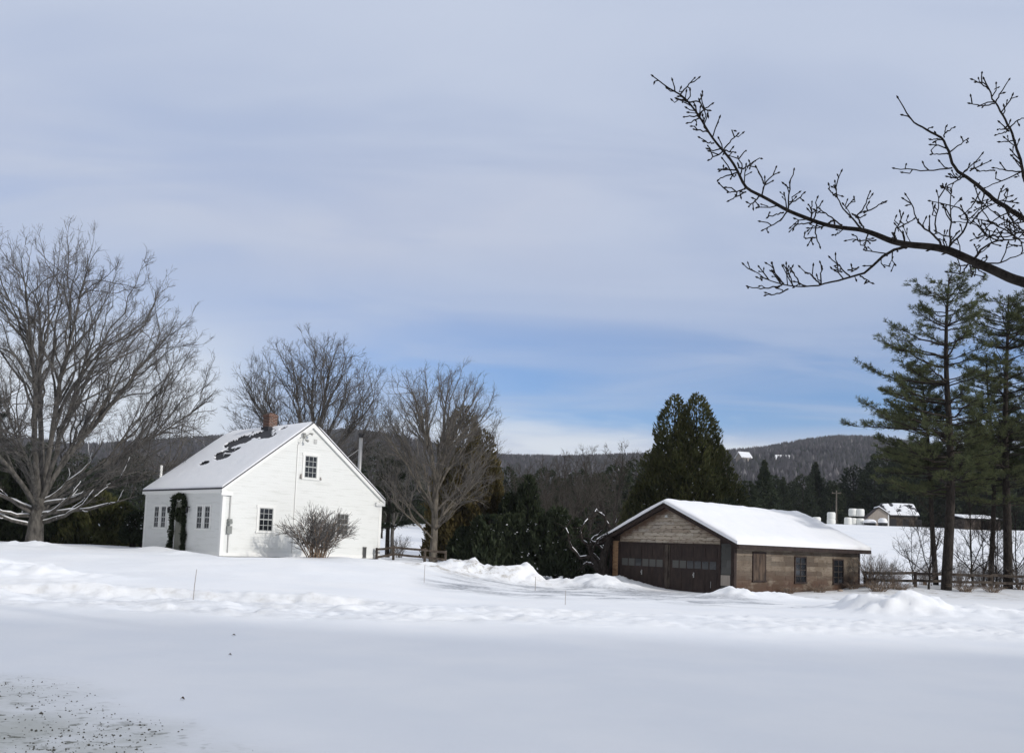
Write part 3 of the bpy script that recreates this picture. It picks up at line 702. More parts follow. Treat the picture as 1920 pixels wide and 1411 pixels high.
# grit thrown up on the snow at the near left: far too fine to count
def grit():
    rng = np.random.default_rng(9); n = 26000; X = rng.uniform(-9, 1, n); Y = rng.uniform(4.5, 14, n)
    k = (gritmask(X, Y)*(.5+.9*fbm(X*1.2, Y*1.2, 3, 97)) > rng.uniform(0.05, 1.0, n)); X = X[k]; Y = Y[k]; n = len(X); Z = hgt(X, Y)
    r = rng.uniform(.003, .010, n)*(1+.8*(rng.uniform(size=n) < .03)); V = np.zeros((n, 6, 3)); q = rng.uniform(.5, 1.5, (n, 6, 1))
    D = np.array([(1, 0, 0), (0, 1, 0), (-1, 0, 0), (0, -1, 0), (0, 0, .8), (0, 0, -.8)]); V = np.stack([X, Y, Z+r*.3], 1)[:, None, :]+D[None]*r[:, None, None]*q
    b = np.arange(n)[:, None]*6; Fq = np.concatenate([b+np.array(t)[None] for t in ((0, 1, 4), (1, 2, 4), (2, 3, 4), (3, 0, 4), (1, 0, 5), (2, 1, 5), (3, 2, 5), (0, 3, 5))])
    tag(link_mesh('road_grit', np_mesh('road_grit', V.reshape(-1, 3), [Fq]), mat('brown_grit', (.16, .15, .12), .95)), 'dark grit and crumbs scattered on the near snow', 'grit', kind='stuff')
grit()
# debris lying on the near snow
for px, py, s_, lb in ((342, 1311, .028, 'single dark dead leaf on the smooth snow near the grit'), (438, 1191, .04, 'small dark leaf far out on the shaded snow, the farther of two'), (431, 1228, .03, 'small dark leaf on shaded snow, the nearer of two in a column')):
    d = ray(px, py); Y = -HC/d.z; x = d.x*Y
    for _ in range(3): Y = (gz(x, Y)-HC)/d.z; x = d.x*Y
    q = MB(); q.add([(-s_, 0, .004), (-.1*s_, -.5*s_, .02), (s_, -.1*s_, .006), (.1*s_, .55*s_, .028), (0, 0, .035)], [(0, 1, 4), (1, 2, 4), (2, 3, 4), (3, 0, 4)])
    o = q.build('dead_leaf', M['brown_leaf']); o.location = (x, Y, gz(x, Y)); o.scale = (1, 1.6, 1); tag(o, lb, 'leaf', 'dead leaves on the near snow')
# round bales at the top of the field
def bale(px, Y, lvl, label, r_=.62, h_=1.25, g='white wrapped bales at the top of the field', name='hay_bale'):
    x = gx(px, Y, 990); z = gz(x, Y)+lvl*h_*.98-.05
    q = MB(); q.lathe([(0, 0), (r_*.86, .0), (r_*.98, .12), (r_, h_*.35), (r_*.975, h_*.5), (r_, h_*.65), (r_*.97, h_-.12), (r_*.8, h_), (0, h_+.02)], 20)
    o = q.build(name, M['bale'], None, True); o.location = (x, Y, z); tag(o, label, 'hay bale', g)
YB = 128.0
bale(1531, YB, 0, 'low white bale just beyond the end of the garage roof', .58, .95)
bale(1558.5, YB, 0, 'grey weathered lower bale under the lone white bale', .60, .75)
bale(1558.5, YB+.2, .62, 'lone white wrapped bale raised beside the utility pole', .58, 1.05)
bale(1590, YB-.5, 0, 'white wrapped bale on the ground left of the stack', .52, 1.05)
bale(1599, YB+.9, 0, 'lower left white bale of the four in the stack', .60, 1.0)
bale(1599, YB+.9, 1.25, 'upper left white bale of the four in the stack', .60, 1.05, )
bale(1612.5, YB+.6, 0, 'lower right white bale of the four in the stack', .58, 1.0)
bale(1612.5, YB+.6, 1.25, 'upper right white bale of the four in the stack', .60, 1.05)
def lump(name, cat, label, px, Y, sx, sy, sz, mt='snow', dark=True):
    x = gx(px, Y, 990); z = gz(x, Y)
    t = thing(name, label, cat, (x, Y, z))
    q = MB(); q.box(-sx*.8, sx*.8, -sy*.5, sy*.5, .0, sz*.42)
    q.lathe([(.0, .02), (.22, .02), (.22, .2), (0, .2)], 10, (-sx*.5, -sy*.55, 0)); q.build('body', M['dark'], t)
    q = MB(); q.lathe([(1.0, .38), (1.03, .5), (.9, .8), (.55, .97), (0, 1.0)], 18); o = q.build('snow_cover', M[mt], t, True); o.scale = (sx, sy, sz)
lump('farm_trailer', 'farm trailer', 'dark low trailer under a cap of snow right of the bales', 1631, YB-.5, .9, .6, .85)
lump('parked_car', 'car', 'dark wheeled vehicle with cream snow covered top before the small shed', 1655, YB-2, .62, .7, 1.1)
def shed():
    x = gx(1646, YB+1.5, 990); z = gz(x, YB+1.5)-.1
    t = thing('farm_shed', 'small pale board gabled shed at the top of the field', 'shed', (x, YB+1.5, z), math.radians(-12))
    q = MB(); q.prism([(-1.35, 0), (1.45, 0), (1.45, 1.75), (.15, 2.65), (-1.35, 1.25)], 'y', 0, 3.5); q.build('wall', M['shed'], t)
    q = MB(); q.prism([(.15, 2.66), (.15, 2.74), (1.62, 1.72), (1.62, 1.64)], 'y', -.15, 3.6); q.prism([(.15, 2.66), (.15, 2.74), (-1.5, 1.22), (-1.5, 1.14)], 'y', -.15, 3.6); rf = q.build('roof', M['fascia'], t)
    q = MB(); q.prism([(.0, 2.75), (.15, 2.92), (1.66, 1.86), (1.64, 1.73), (.15, 2.76)], 'y', -.14, 3.6); q.build('roof_snow', M['snow'], t)
    q = MB(); q.box(1.35, 1.5, -.04, .1, 0, 1.75); q.build('corner_board', M['trim'], t)
shed()
def barn():
    Y = YB+6; x = gx(1690, Y, 990); z = gz(x, Y)-.1
    t = thing('farm_barn', 'grey barn with patchy snow on its roof behind the small shed', 'barn', (x, Y, z), math.radians(-6))
    q = MB(); q.prism([(0, 0), (5, 0), (5, 1.9), (2.5, 3.6), (0, 1.9)], 'x', -2.0, 2.3); q.build('wall', M['rail'], t)
    q = MB()
    q.prism([(2.5, 3.62), (2.5, 3.72), (-.3, 1.84), (-.3, 1.74)], 'x', -2.2, 2.5); q.prism([(2.5, 3.62), (2.5, 3.72), (5.3, 1.84), (5.3, 1.74)], 'x', -2.2, 2.5); q.build('roof', M['shingle'], t)
    def hole(xx, yy): return np.clip((.62+fbm(xx*1.7, yy*1.2, 4, 19)*1.9)*1.6, 0, 1)
    o = roof_snow('roof_snow', t, -2.5, 2.2, 2.8, 0, 1.86, 3.74, .12, hole, nu=70, nv=36, seed=8); o.rotation_euler = (0, 0, PI/2); o.location = (0, 2.5, 0)
    for k in range(3):
        q = MB(); q.box(-1.6+k*1.8, -.7+k*1.8, -.02, .03, .0, 1.3); q.build('stall_door', M['dark'], t)
barn()
def lean_to():
    Y = 121; x = gx(1842, Y, 995); z = gz(x, Y)-.1
    t = thing('field_shelter', 'low dark open shelter with snowy roof behind the right pines', 'shelter', (x, Y, z))
    q = MB(); q.box(-2.4, -.2, 0, 2.6, 0, 1.5); q.box(1.2, 2.4, 0, 2.6, 0, 1.4); q.box(-.2, 1.2, 1.6, 2.6, 0, 1.4); q.build('wall', M['rail'], t)
    q = MB(); q.prism([(-.4, 1.52), (-.4, 1.62), (2.9, 2.1), (2.9, 2.0)], 'x', -2.7, 2.7); q.build('roof', M['shingle'], t)
    q = MB(); q.prism([(-.42, 1.63), (-.40, 1.75), (2.9, 2.25), (2.9, 2.11)], 'x', -2.7, 2.0); q.build('roof_snow', M['snow'], t)
lean_to()
q = MB(); q.tube([(0, 0, 0), (0, 0, 5.2)], [.13, .09], 8); q.beam((-.7, 0, 4.8), (.7, 0, 4.8), .09, .1); q.tube([(-.6, 0, 4.84), (-.6, 0, 5.0)], .04, 6); q.tube([(.6, 0, 4.84), (.6, 0, 5.0)], .04, 6)
o = q.build('utility_pole', M['bark_pale']); X0 = gx(1568, 135, 985); o.location = (X0, 135, gz(X0, 135)); tag(o, 'pale utility pole rising beyond the lone white bale', 'utility pole')
# two farmhouses on the right hill
def far_house(px, py, Y, wd, label, rz):
    d = ray(px, py); x = d.x*Y; z = HC+d.z*Y
    t = thing('hillside_house', label, 'house', (x, Y, z), rz)
    q = MB(); q.prism([(-4, -6), (4, -6), (4, 3), (0, 6.5), (-4, 3)], 'x', -wd/2, wd/2); q.build('wall', M['shed'], t)
    q = MB(); q.prism([(-4.6, 2.7), (-4.6, 3.3), (0, 7.4), (0, 6.7)], 'x', -wd/2-.5, wd/2+.5); q.prism([(4.6, 2.7), (4.6, 3.3), (0, 7.4), (0, 6.7)], 'x', -wd/2-.5, wd/2+.5); q.build('roof', M['snow'], t)
    q = MB()
    for k in range(3): q.box(-wd/2+wd*(k+.3)/3, -wd/2+wd*(k+.6)/3, -4.1, -3.9, -.5, 1.8)
    q.build('window', M['glass'], t)
far_house(1394, 866, 640, 8, 'small white roofed house on the right hill, the left one', .3)
far_house(1472, 872, 640, 13, 'wider snowy roofed house on the right hill, the right one', -.1)

# ------------------------------------------------------------------ vegetation builders
class Tubes:
    """collects tapering tubes, batches them by point count so thousands are cheap"""
    def __init__(s): s.d = {}
    def add(s, pts, rad, k=3):
        pts = np.asarray(pts, float); s.d.setdefault((len(pts), k), []).append((pts, np.asarray(rad, float)))
    def mesh(s, name, smooth=True):
        V = []; Fs = []; b = 0; rng = np.random.default_rng(1)
        for (n, k), L in s.d.items():
            P_ = np.stack([a for a, _ in L]); R_ = np.stack([r for _, r in L]); m = len(L)
            T = np.gradient(P_, axis=1); T /= np.linalg.norm(T, axis=2, keepdims=True)+1e-9
            mt_ = P_[:, -1]-P_[:, 0]; mt_ = mt_/(np.linalg.norm(mt_, axis=1, keepdims=True)+1e-9); ref = np.cross(mt_, rng.normal(size=(m, 3)))[:, None, :]; ref /= np.linalg.norm(ref, axis=2, keepdims=True)+1e-9; u = np.cross(T, np.broadcast_to(ref, T.shape)); u /= np.linalg.norm(u, axis=2, keepdims=True)+1e-9
            v = np.cross(T, u); a = np.arange(k)*2*PI/k
            ring = P_[:, :, None, :]+R_[:, :, None, None]*(np.cos(a)[None, None, :, None]*u[:, :, None, :]+np.sin(a)[None, None, :, None]*v[:, :, None, :])
            V.append(ring.reshape(-1, 3))
            i, j, q = np.meshgrid(np.arange(m), np.arange(n-1), np.arange(k), indexing='ij')
            base = b+i*n*k+j*k; q2 = (q+1) % k
            Fs.append(np.stack([base+q, base+q2, base+k+q2, base+k+q], -1).reshape(-1, 4)); b += m*n*k
        return np_mesh(name, np.concatenate(V), Fs, smooth)
def unit(v): return v/(np.linalg.norm(v)+1e-9)
def bez(a, b, c, d, n):
    t = np.linspace(0, 1, n)[:, None]; return a*(1-t)**3+3*b*t*(1-t)**2+3*c*t*t*(1-t)+d*t**3
def rotdir(d, ang, rng, up=0.0):
    r = rng.normal(size=3); p = unit(np.cross(d, r)); v = d*math.cos(ang)+p*math.sin(ang); v[2] += up; return unit(v)
def wig(p, amp, rng):
    n = len(p); e = np.cumsum(rng.normal(size=(n, 3)), 0)*amp; e -= e[:1]; w_ = np.linspace(0, 1, n)[:, None]; return p+(e-e[-1:]*w_)
def bare_tree(seed, H, Wd, crotch, r0, nl=12, ns=110, dens=1.0, zc=.30, lean=(0, 0), cover=1.0, twig_r=.009, off=(0, 0), rag=.045, fork=(.28, .88), slo=.5):
    """H height, Wd half width of the crown dome; limbs fork towards points spread over and inside the dome"""
    rng = np.random.default_rng(seed); T = Tubes(); B = Tubes(); TW = Tubes()
    tt = np.array([lean[0], lean[1], crotch]); trunk = bez(np.zeros(3)-[0, 0, .4], np.array([0, 0, crotch*.3]), tt*.7, tt, 7)
    T.add(wig(trunk, .02, rng), r0*np.array([1.55, 1.15, 1.0, .95, .92, .9, .8]), 12)
    zc = H*zc; cen = np.array([off[0], off[1], zc])
    def dome(q, th, rr):
        ph = math.acos(max(-1, 1-q*(1+.14*cover))); g = 1+.10*math.sin(2*ph)**2+rag*math.sin(th*3+seed)+rag*.7*math.sin(th*7+q*9+seed*2)
        return cen+np.array([Wd*g*math.sin(ph)*math.cos(th)*rr, Wd*g*math.sin(ph)*math.sin(th)*rr, (H-zc)*math.cos(ph)*rr*(1+.05*math.sin(th*5+seed))])
    limbs = []
    for i in range(nl):
        q = (i+.4)/nl; th = i*2.39996+rng.uniform(-.3, .3); end = dome(q, th, rng.uniform(.90, .99))
        st_z = crotch*(slo+(1-slo)*(1-q)); st = np.array([tt[0]*st_z/crotch, tt[1]*st_z/crotch, st_z])
        L = np.linalg.norm(end-st); out = unit(np.array([math.cos(th), math.sin(th), 0]))
        k1 = st+np.array([0, 0, .30*L*(1-.5*q)])+out*L*(.06+.20*q); k2 = end-np.array([0, 0, .26*L])*(1-.4*q)-out*L*.12
        pts = wig(bez(st, k1, k2, end, 18), .03*L/8, rng)
        r1 = r0*(.44-.22*q)*rng.uniform(.85, 1.1); rad = r1*(1-np.linspace(0, 1, 18))**1.05+.011
        B.add(pts, rad, 7); limbs.append((pts, rad, L))
    ends = np.array([l[0][-1] for l in limbs]); lev2 = list(limbs)
    for i in range(ns):
        q = (i+.5)/ns; th = i*2.39996+1.1; rr = rng.uniform(.55, 1.0)**.5
        end = dome(q, th, rr); k = int(np.argmin(np.linalg.norm(ends-end, axis=1)+rng.uniform(0, .12*Wd, nl))); pts, rad, L = limbs[k]
        t = rng.uniform(*fork); j = int(t*17); p = pts[j]; d = unit(pts[j+1]-pts[j]); l = np.linalg.norm(end-p)
        if l < .5: continue
        upv = np.array([0, 0, .10*l]); m1 = p+d*l*.34; m2 = end-(unit(end-cen)*.18+np.array([0, 0, .12]))*l
        n = 12; Q = wig(bez(p, m1, m2, end, n), .018*l, rng); r = min(rad[j]*.6, .008+.0068*l)
        rr_ = r*(1-np.linspace(0, 1, n))**.9+.005; B.add(Q, rr_, 5); lev2.append((Q, rr_, l))
    def kids(src, per, lf, n, k, r_s, tb, lo):
        out = []
        for pts, rad, L in src:
            m = len(pts)
            for _ in range(int(per(L)+rng.uniform())):
                t = rng.uniform(lo, 1.0); f_ = t*(m-1); i = min(int(f_), m-2); p = pts[i]+(pts[i+1]-pts[i])*(f_-i); d = unit(pts[i+1]-pts[i]); ln = lf(L, t)
                nd = rotdir(d, rng.uniform(.30, .75)*(1.35 if n < 5 else 1), rng, .05); nd2 = unit(nd*.8+d*.35+np.array([0, 0, .10]))
                Q = bez(p, p+nd*ln*.35, p+nd*ln*.55+nd2*ln*.12, p+nd*ln*.5+nd2*ln*.5, n); Q[1:] += rng.normal(size=(n-1, 3))*.02*ln
                r = min(rad[i]*.6, tb+ln*.0045); rr = r*(1-np.linspace(0, 1, n))*.8+r_s; TW.add(Q, rr, k); out.append((Q, rr, ln))
        return out
    l3 = kids(lev2, lambda L: L*2.6*dens, lambda L, t: (.30*L*(1.1-t)+.35)*rng.uniform(.5, 1.1) if L < 6 else (1.7*(1.15-t)+.4)*rng.uniform(.5, 1.1), 5, 3, twig_r*.8, .004, .25)
    l4 = kids(l3, lambda L: (1.5+L*3.0)*dens, lambda L, t: (.32*L*(1.2-t)+.16)*rng.uniform(.6, 1.2), 3, 3, twig_r*.66, .002, .15)
    kids(l4, lambda L: (.8+L*3.2)*dens, lambda L, t: rng.uniform(.12, .34), 2, 3, twig_r*.55, .001, .3)
    return T.mesh('trunk'), B.mesh('branches'), TW.mesh('twigs'), limbs
def put_tree(name, label, parts, x, y, group=None, rz=0, s=1.0, mats=('bark', 'bark', 'twig'), cat='tree', dz=0):
    t = thing(name, label, cat, (x, y, gz(x, y)+dz), rz, group); t.scale = (s, s, s) if not hasattr(s, '__len__') else s
    tr = link_mesh('trunk', parts[0], M[mats[0]], t); br = link_mesh('branches', parts[1], M[mats[1]], t)
    link_mesh('twigs', parts[2], M[mats[2]], br)
    return t
def leaves(C, D, Lh, Wh, rng, fold=.0):
    """diamond leaf faces: centres C, unit directions D, lengths, half widths -> V, F"""
    n = len(C); R_ = rng.normal(size=(n, 3)); s = np.cross(D, R_); s /= np.linalg.norm(s, axis=1, keepdims=True)+1e-9
    Lh = np.broadcast_to(Lh, (n,))[:, None]; Wh = np.broadcast_to(Wh, (n,))[:, None]
    V = np.stack([C-D*Lh*.5, C+s*Wh, C+D*Lh*.5, C-s*Wh], 1).reshape(-1, 3)
    return V, np.arange(4*n).reshape(n, 4)
def nrm(a): return a/(np.linalg.norm(a, axis=1, keepdims=True)+1e-9)
def noise3(P_, s=1.0, seed=0):
    return (fbm(P_[:, 0]*s+P_[:, 2]*s*.7, P_[:, 1]*s-P_[:, 2]*s*.6, 3, seed)+fbm(P_[:, 2]*s*1.1+3, P_[:, 0]*s*.8+P_[:, 1]*s*.5, 3, seed+9))*.5
def spire(seed, H, R_, n, p=1.3, zb=.3, leafL=.34, leafW=.055, belly=.25, lob=.30, up=.9):
    """dense evergreen body: sprays on and just inside a lumpy spire"""
    rng = np.random.default_rng(seed)
    t = 1-rng.uniform(0, 1, n)**.62; th = rng.uniform(0, 2*PI, n)
    z = zb+t*(H-zb)
    prof = R_*np.minimum(1, (1-t)**(1/p)*1.0)*np.clip(.72+t/belly*.28, 0, 1)
    lobes = 1+lob*fbm(th/PI*4+np.sin(th)*1.1, z*.55, 4, seed)*1.6+.16*np.sin(th*7+z*2.1+seed)*np.sin(z*1.7+seed)
    dep = 1-np.abs(rng.normal(size=n))*.16+.12*(rng.uniform(size=n)**6); dep = np.clip(dep, .25, 1.14)
    r = prof*lobes*dep+.03
    C = np.stack([r*np.cos(th), r*np.sin(th), z], 1)
    keep = noise3(C, 1.6, seed+5)+.35*noise3(C, 5, seed+6) > -.24
    C = C[keep]; th = th[keep]; m = len(C)
    D = nrm(np.stack([np.cos(th)*.55, np.sin(th)*.55, np.full(m, up)], 1)+rng.normal(size=(m, 3))*.33)
    return C, D, leafL*rng.uniform(.6, 1.3, m), leafW*rng.uniform(.7, 1.3, m), rng
def evergreen(name, label, x, y, spires, matn='cedar', group=None, snow=0, trunk_r=.18, trunk_top=.6, dz=0, cat='tree', leafW=.055, leafL=.34, snow_s=.09, snow_z=(0, 1)):
    """spires: list of (dx, dy, H, R, n, power)"""
    t = thing(name, label, cat, (x, y, gz(x, y)+dz), 0, group)
    V = []; Fq = []; b = 0; SV = []; SF = []; sb = 0; T = Tubes()
    for k, (dx, dy, H, R_, n, p) in enumerate(spires):
        C, D, l, w_, rng = spire(int(abs(x*13+y*7))+k*3, H, R_, n, p, leafL=leafL, leafW=leafW); C = C+[dx, dy, 0]
        v, f = leaves(C, D, l, w_, rng); V.append(v); Fq.append(f+b); b += len(v)
        T.add([(dx, dy, -.4), (dx*.9, dy*.9, H*.35), (dx, dy, H*.9)], [trunk_r, trunk_r*.8, .03], 8)
        if snow:
            c = C[(C[:, 2] > snow_z[0]*H) & (C[:, 2] < snow_z[1]*H)]; c = c[rng.integers(0, len(c), int(snow*n/4000))]; rr = np.hypot(c[:, 0]-dx, c[:, 1]-dy)
            c = c*[1.03, 1.03, 1]
            for q_ in range(2):
                Dh = nrm(rng.normal(size=(len(c), 3))*[1, 1, .35]); v, f = leaves(c+rng.normal(size=c.shape)*.03, Dh, snow_s*2.2*rng.uniform(.5, 1.3, len(c)), snow_s*.6, rng)
                SV.append(v); SF.append(f+sb); sb += len(v)
    link_mesh('trunk', T.mesh('trunk'), M['bark_dark'], t)
    cr = link_mesh('crown', np_mesh('crown', np.concatenate(V), Fq), M[matn], t)
    if snow: link_mesh('crown_snow', np_mesh('crown_snow', np.concatenate(SV), SF), M['snow'], cr)
    return t
def copy_tree(o, loc, rz=0, s=None, label=None, parent=None):
    c = o.copy(); sc.collection.objects.link(c)
    if parent is None:
        c.location = loc; c.rotation_euler = (0, 0, rz)
        if s is not None: c.scale = (s, s, s) if not hasattr(s, '__len__') else s
        if label: c['label'] = label
    else: c.parent = parent
    for ch in [q for q in bpy.data.objects if q.parent == o]: copy_tree(ch, None, parent=c)
    return c
def white_pine(seed, H, prof, zlow, r0, nb=60, skew=(0, 0), bare=.0, tuft=1.0):
    """layered plumes. prof: list of (height fraction, left reach, right reach) in metres along x"""
    rng = np.random.default_rng(seed); T = Tubes(); B = Tubes(); V = []; Fq = []; b = 0
    zs = np.linspace(-.4, H, 14); axp = np.stack([skew[0]*(np.clip(zs, 0, H)/H)**1.4+.10*np.sin(zs*.45+seed), skew[1]*(zs/H)+.08*np.cos(zs*.5), zs], 1)
    T.add(axp, r0*(1.02-np.clip(zs, 0, H)/H)**.8+.02, 10)
    pf = np.array(prof); C = []; D = []; 
    k = 0; z = zlow
    while z < H*.995:
        fz = z/H; nw = rng.integers(3, 6); a0 = rng.uniform(0, 2*PI)
        for j in range(nw):
            a = a0+j*2*PI/nw+rng.uniform(-.4, .4)
            lr = np.interp(fz, pf[:, 0], pf[:, 1]) if math.cos(a) < 0 else np.interp(fz, pf[:, 0], pf[:, 2])
            md = (np.interp(fz, pf[:, 0], pf[:, 1])+np.interp(fz, pf[:, 0], pf[:, 2]))/2
            L = (lr*abs(math.cos(a))+md*.85*(1-abs(math.cos(a))))*rng.uniform(.72, 1.08)+.12
            st = np.array([np.interp(z, zs, axp[:, 0]), np.interp(z, zs, axp[:, 1]), z+rng.uniform(-.12, .12)])
            out = np.array([math.cos(a), math.sin(a), 0]); rise = (.02+.75*max(0, fz-.35)**1.1)*L
            p = bez(st, st+out*L*.35+[0, 0, rise*.25], st+out*L*.7+[0, 0, rise*.5], st+out*L+[0, 0, rise+.10*L], 9); p = wig(p, .02*L, rng)
            B.add(p, (.016+.014*L)*(1-np.linspace(0, .9, 9)), 4)
            if rng.uniform() < bare*(1-fz): 
                continue
            nb2 = int(6+L*8.0)
            for m in range(nb2):
                t = rng.uniform(.30, 1.0) if L > .9 else rng.uniform(.1, 1); f_ = t*8; i = min(int(f_), 7); q = p[i]+(p[i+1]-p[i])*(f_-i)
                sd_ = rng.choice([-1, 1]); side = np.array([-out[1], out[0], 0])*sd_
                l2 = (.20+.30*L*(1.05-t))*rng.uniform(.5, 1.15)
                d2 = unit(out*.75+side*rng.uniform(.2, 1.0)+np.array([0, 0, rng.uniform(.0, .35)]))
                e = q+d2*l2+np.array([0, 0, .12*l2]); B.add([q, (q+e)/2+[0, 0, -.02], e], [.012, .009, .006], 3)
                nt = max(2, int(l2*6*tuft))
                for w_ in range(nt):
                    C.append(q+(e-q)*rng.uniform(.35, 1.05)+rng.normal(size=3)*.05); D.append(unit(d2+np.array([0, 0, .55])))
        z += rng.choice([rng.uniform(.18, .3), rng.uniform(.5, 1.0)])*(1.15-.45*fz)
    C = np.array(C); D = np.array(D); n = len(C); nn = 9
    Cn = np.repeat(C, nn, 0); Dn = nrm(np.repeat(D, nn, 0)+rng.normal(size=(n*nn, 3))*.55); ln = rng.uniform(.15, .26, n*nn)
    v, f = leaves(Cn+Dn*ln[:, None]*.5, Dn, ln, .0105*rng.uniform(.7, 1.3, n*nn), rng)
    return T.mesh('trunk'), B.mesh('branches'), np_mesh('foliage', v, [f])
def put_pine(name, label, parts, x, y, group, s=1.0, rz=0, matn='pine'):
    t = thing(name, label, 'pine tree', (x, y, gz(x, y)), rz, group); t.scale = (s, s, s)
    link_mesh('trunk', parts[0], M['bark_dark'], t); cr = link_mesh('crown', parts[1], M['bark_dark'], t); link_mesh('needles', parts[2], M[matn], cr)
    return t
def shrub(seed, H, R_, ns, fine=5, r0=.016, spread=.9, twl=.3):
    rng = np.random.default_rng(seed); A = Tubes(); B = Tubes()
    for i in range(ns):
        a = rng.uniform(0, 2*PI); e = rng.uniform(0, 1)**.7*spread
        st = np.array([math.cos(a), math.sin(a), 0])*rng.uniform(.0, .28)*R_; h = H*rng.uniform(.6, 1.0)*(1-.35*e)
        end = np.array([math.cos(a)*R_*e, math.sin(a)*R_*e, h]); p = bez(st-[0, 0, .2], st+[0, 0, h*.35], st*.5+end*.5+[0, 0, h*.12], end, 8); p = wig(p, .022*H, rng)
        r = r0*rng.uniform(.6, 1.3); A.add(p, r*(1-np.linspace(0, .75, 8)), 5)
        for j in range(fine):
            t = rng.uniform(.35, 1); f_ = t*7; k = min(int(f_), 6); q = p[k]; d = unit(p[k+1]-p[k]); nd = rotdir(d, rng.uniform(.3, .8), rng, .1); l = twl*rng.uniform(.5, 1.6)*H*.5
            e2 = q+nd*l; m = (q+e2)/2+rng.normal(size=3)*.03*l; B.add([q, m, e2], [r*.45, r*.35, r*.22], 3)
            for _ in range(2):
                d3 = rotdir(nd, .6, rng, .1); B.add([m, m+d3*l*.4], [r*.28, r*.18], 3)
    return A.mesh('stems'), B.mesh('twigs')
def put_shrub(name, label, parts, x, y, group=None, s=1, rz=0, matn='stem', cat='bush'):
    t = thing(name, label, cat, (x, y, gz(x, y)), rz, group); t.scale = (s, s, s) if not hasattr(s, '__len__') else s
    a = link_mesh('stems', parts[0], M[matn], t); link_mesh('twigs', parts[1], M['twig'], a); return t

# ------------------------------------------------------------------ the big bare trees
def snow_on(parent, limbs_pts, name='branch_snow'):
    T = Tubes()
    for pts, rad in limbs_pts:
        pts = np.asarray(pts); rad = np.asarray(rad); n = len(pts); rng = np.random.default_rng(n)
        T.add(pts+np.stack([0*rad, 0*rad, rad*.75+.012], 1), (rad*.72+.012)*(.75+.35*np.abs(np.sin(np.arange(n)*1.9+pts[0, 0]*3))), 6)
    return link_mesh(name, T.mesh(name), M['snow'], parent)
# left maple
x = gx(64, 46, 1016); parts = bare_tree(11, 16.4, 8.9, 2.3, .38, nl=15, ns=320, dens=.95, zc=.40, lean=(.15, 0), cover=2.6, twig_r=.0066, off=(.1, 0))
lm = put_tree('maple_tree', 'tallest bare many-limbed maple at the far left with snow on its low limbs', parts, x, 46)
low = []
rng = np.random.default_rng(5)
for (h0, dx, dz, dy) in ((1.6, -3.2, 1.9, -.6), (1.3, -3.0, 1.0, -1.0), (.9, -2.9, 1.3, -.8), (1.2, 2.3, 1.7, -.7), (1.9, 5.2, 2.0, -.8), (1.35, 5.6, 1.2, -1.2), (1.0, 3.6, 1.6, -1.4), (2.0, 3.4, 3.4, -.6)):
    a = np.array([.05, 0, h0]); e = np.array([dx, dy, h0+dz]); p = wig(bez(a, a+(e-a)*[.3, .3, .12], a+(e-a)*[.7, .7, .45], e, 12), .045, rng); low.append((p, .10*(1-np.linspace(0, 1, 12))**.7+.014))
T = Tubes(); SN = []
for p, r in low:
    T.add(p, r, 7); SN.append((p[:9], r[:9]*(.8+.0*r[:9])))
    for j in range(6):
        i = rng.integers(3, 11); d = unit(p[min(i+1, 11)]-p[i-1]); nd = rotdir(d, rng.uniform(.3, .7), rng, .15); l = rng.uniform(.5, 1.5); q = wig(bez(p[i], p[i]+nd*l*.3, p[i]+nd*l*.7+[0, 0, .05], p[i]+nd*l+[0, 0, .2*l], 6), .03, rng)
        rr = .022*(1-np.linspace(0, .8, 6)); T.add(q, rr, 4)
        if rng.uniform() < .6: SN.append((q[:5], rr[:5]*.9))
        for _ in range(4):
            k = rng.integers(1, 6); d3 = rotdir(nd, .6, rng, .15); T.add([q[k], q[k]+d3*rng.uniform(.2, .5)], [.009, .006], 3)
lb = link_mesh('low_limbs', T.mesh('low_limbs'), M['bark'], lm); snow_on(lb, SN)
# maple behind the house
parts2 = bare_tree(23, 14.9, 5.4, 5.5, .27, nl=13, ns=260, dens=.92, zc=.56, cover=3.2, twig_r=.0072, slo=.45)
x = gx(572, 59, 1030); put_tree('maple_tree', 'round crowned bare maple rising straight behind the white house', parts2, x, 59, mats=('bark', 'bark', 'twig'))
# maple right of the house
parts3 = bare_tree(31, 10.5, 3.55, 4.6, .17, nl=18, ns=220, dens=.95, zc=.58, cover=5.2, twig_r=.0050, fork=(.15, .85), slo=.22)
x = gx(812, 46.5, 1050); put_tree('maple_tree', 'bare vase shaped maple by the rail fence in front of the olive cedar', parts3, x, 46.5, rz=1.0, mats=('bark_pale', 'bark_pale', 'twig'))
# slighter bare tree between them
parts4 = bare_tree(41, 9.0, 2.3, 2.2, .13, nl=7, ns=34, dens=.9, zc=.42, cover=.4, twig_r=.008)
t4 = put_tree('bare_tree', 'slender bare tree between the house maple and the fence maple', parts4, gx(735, 62, 1030), 62, s=(1, 1, 1.22))
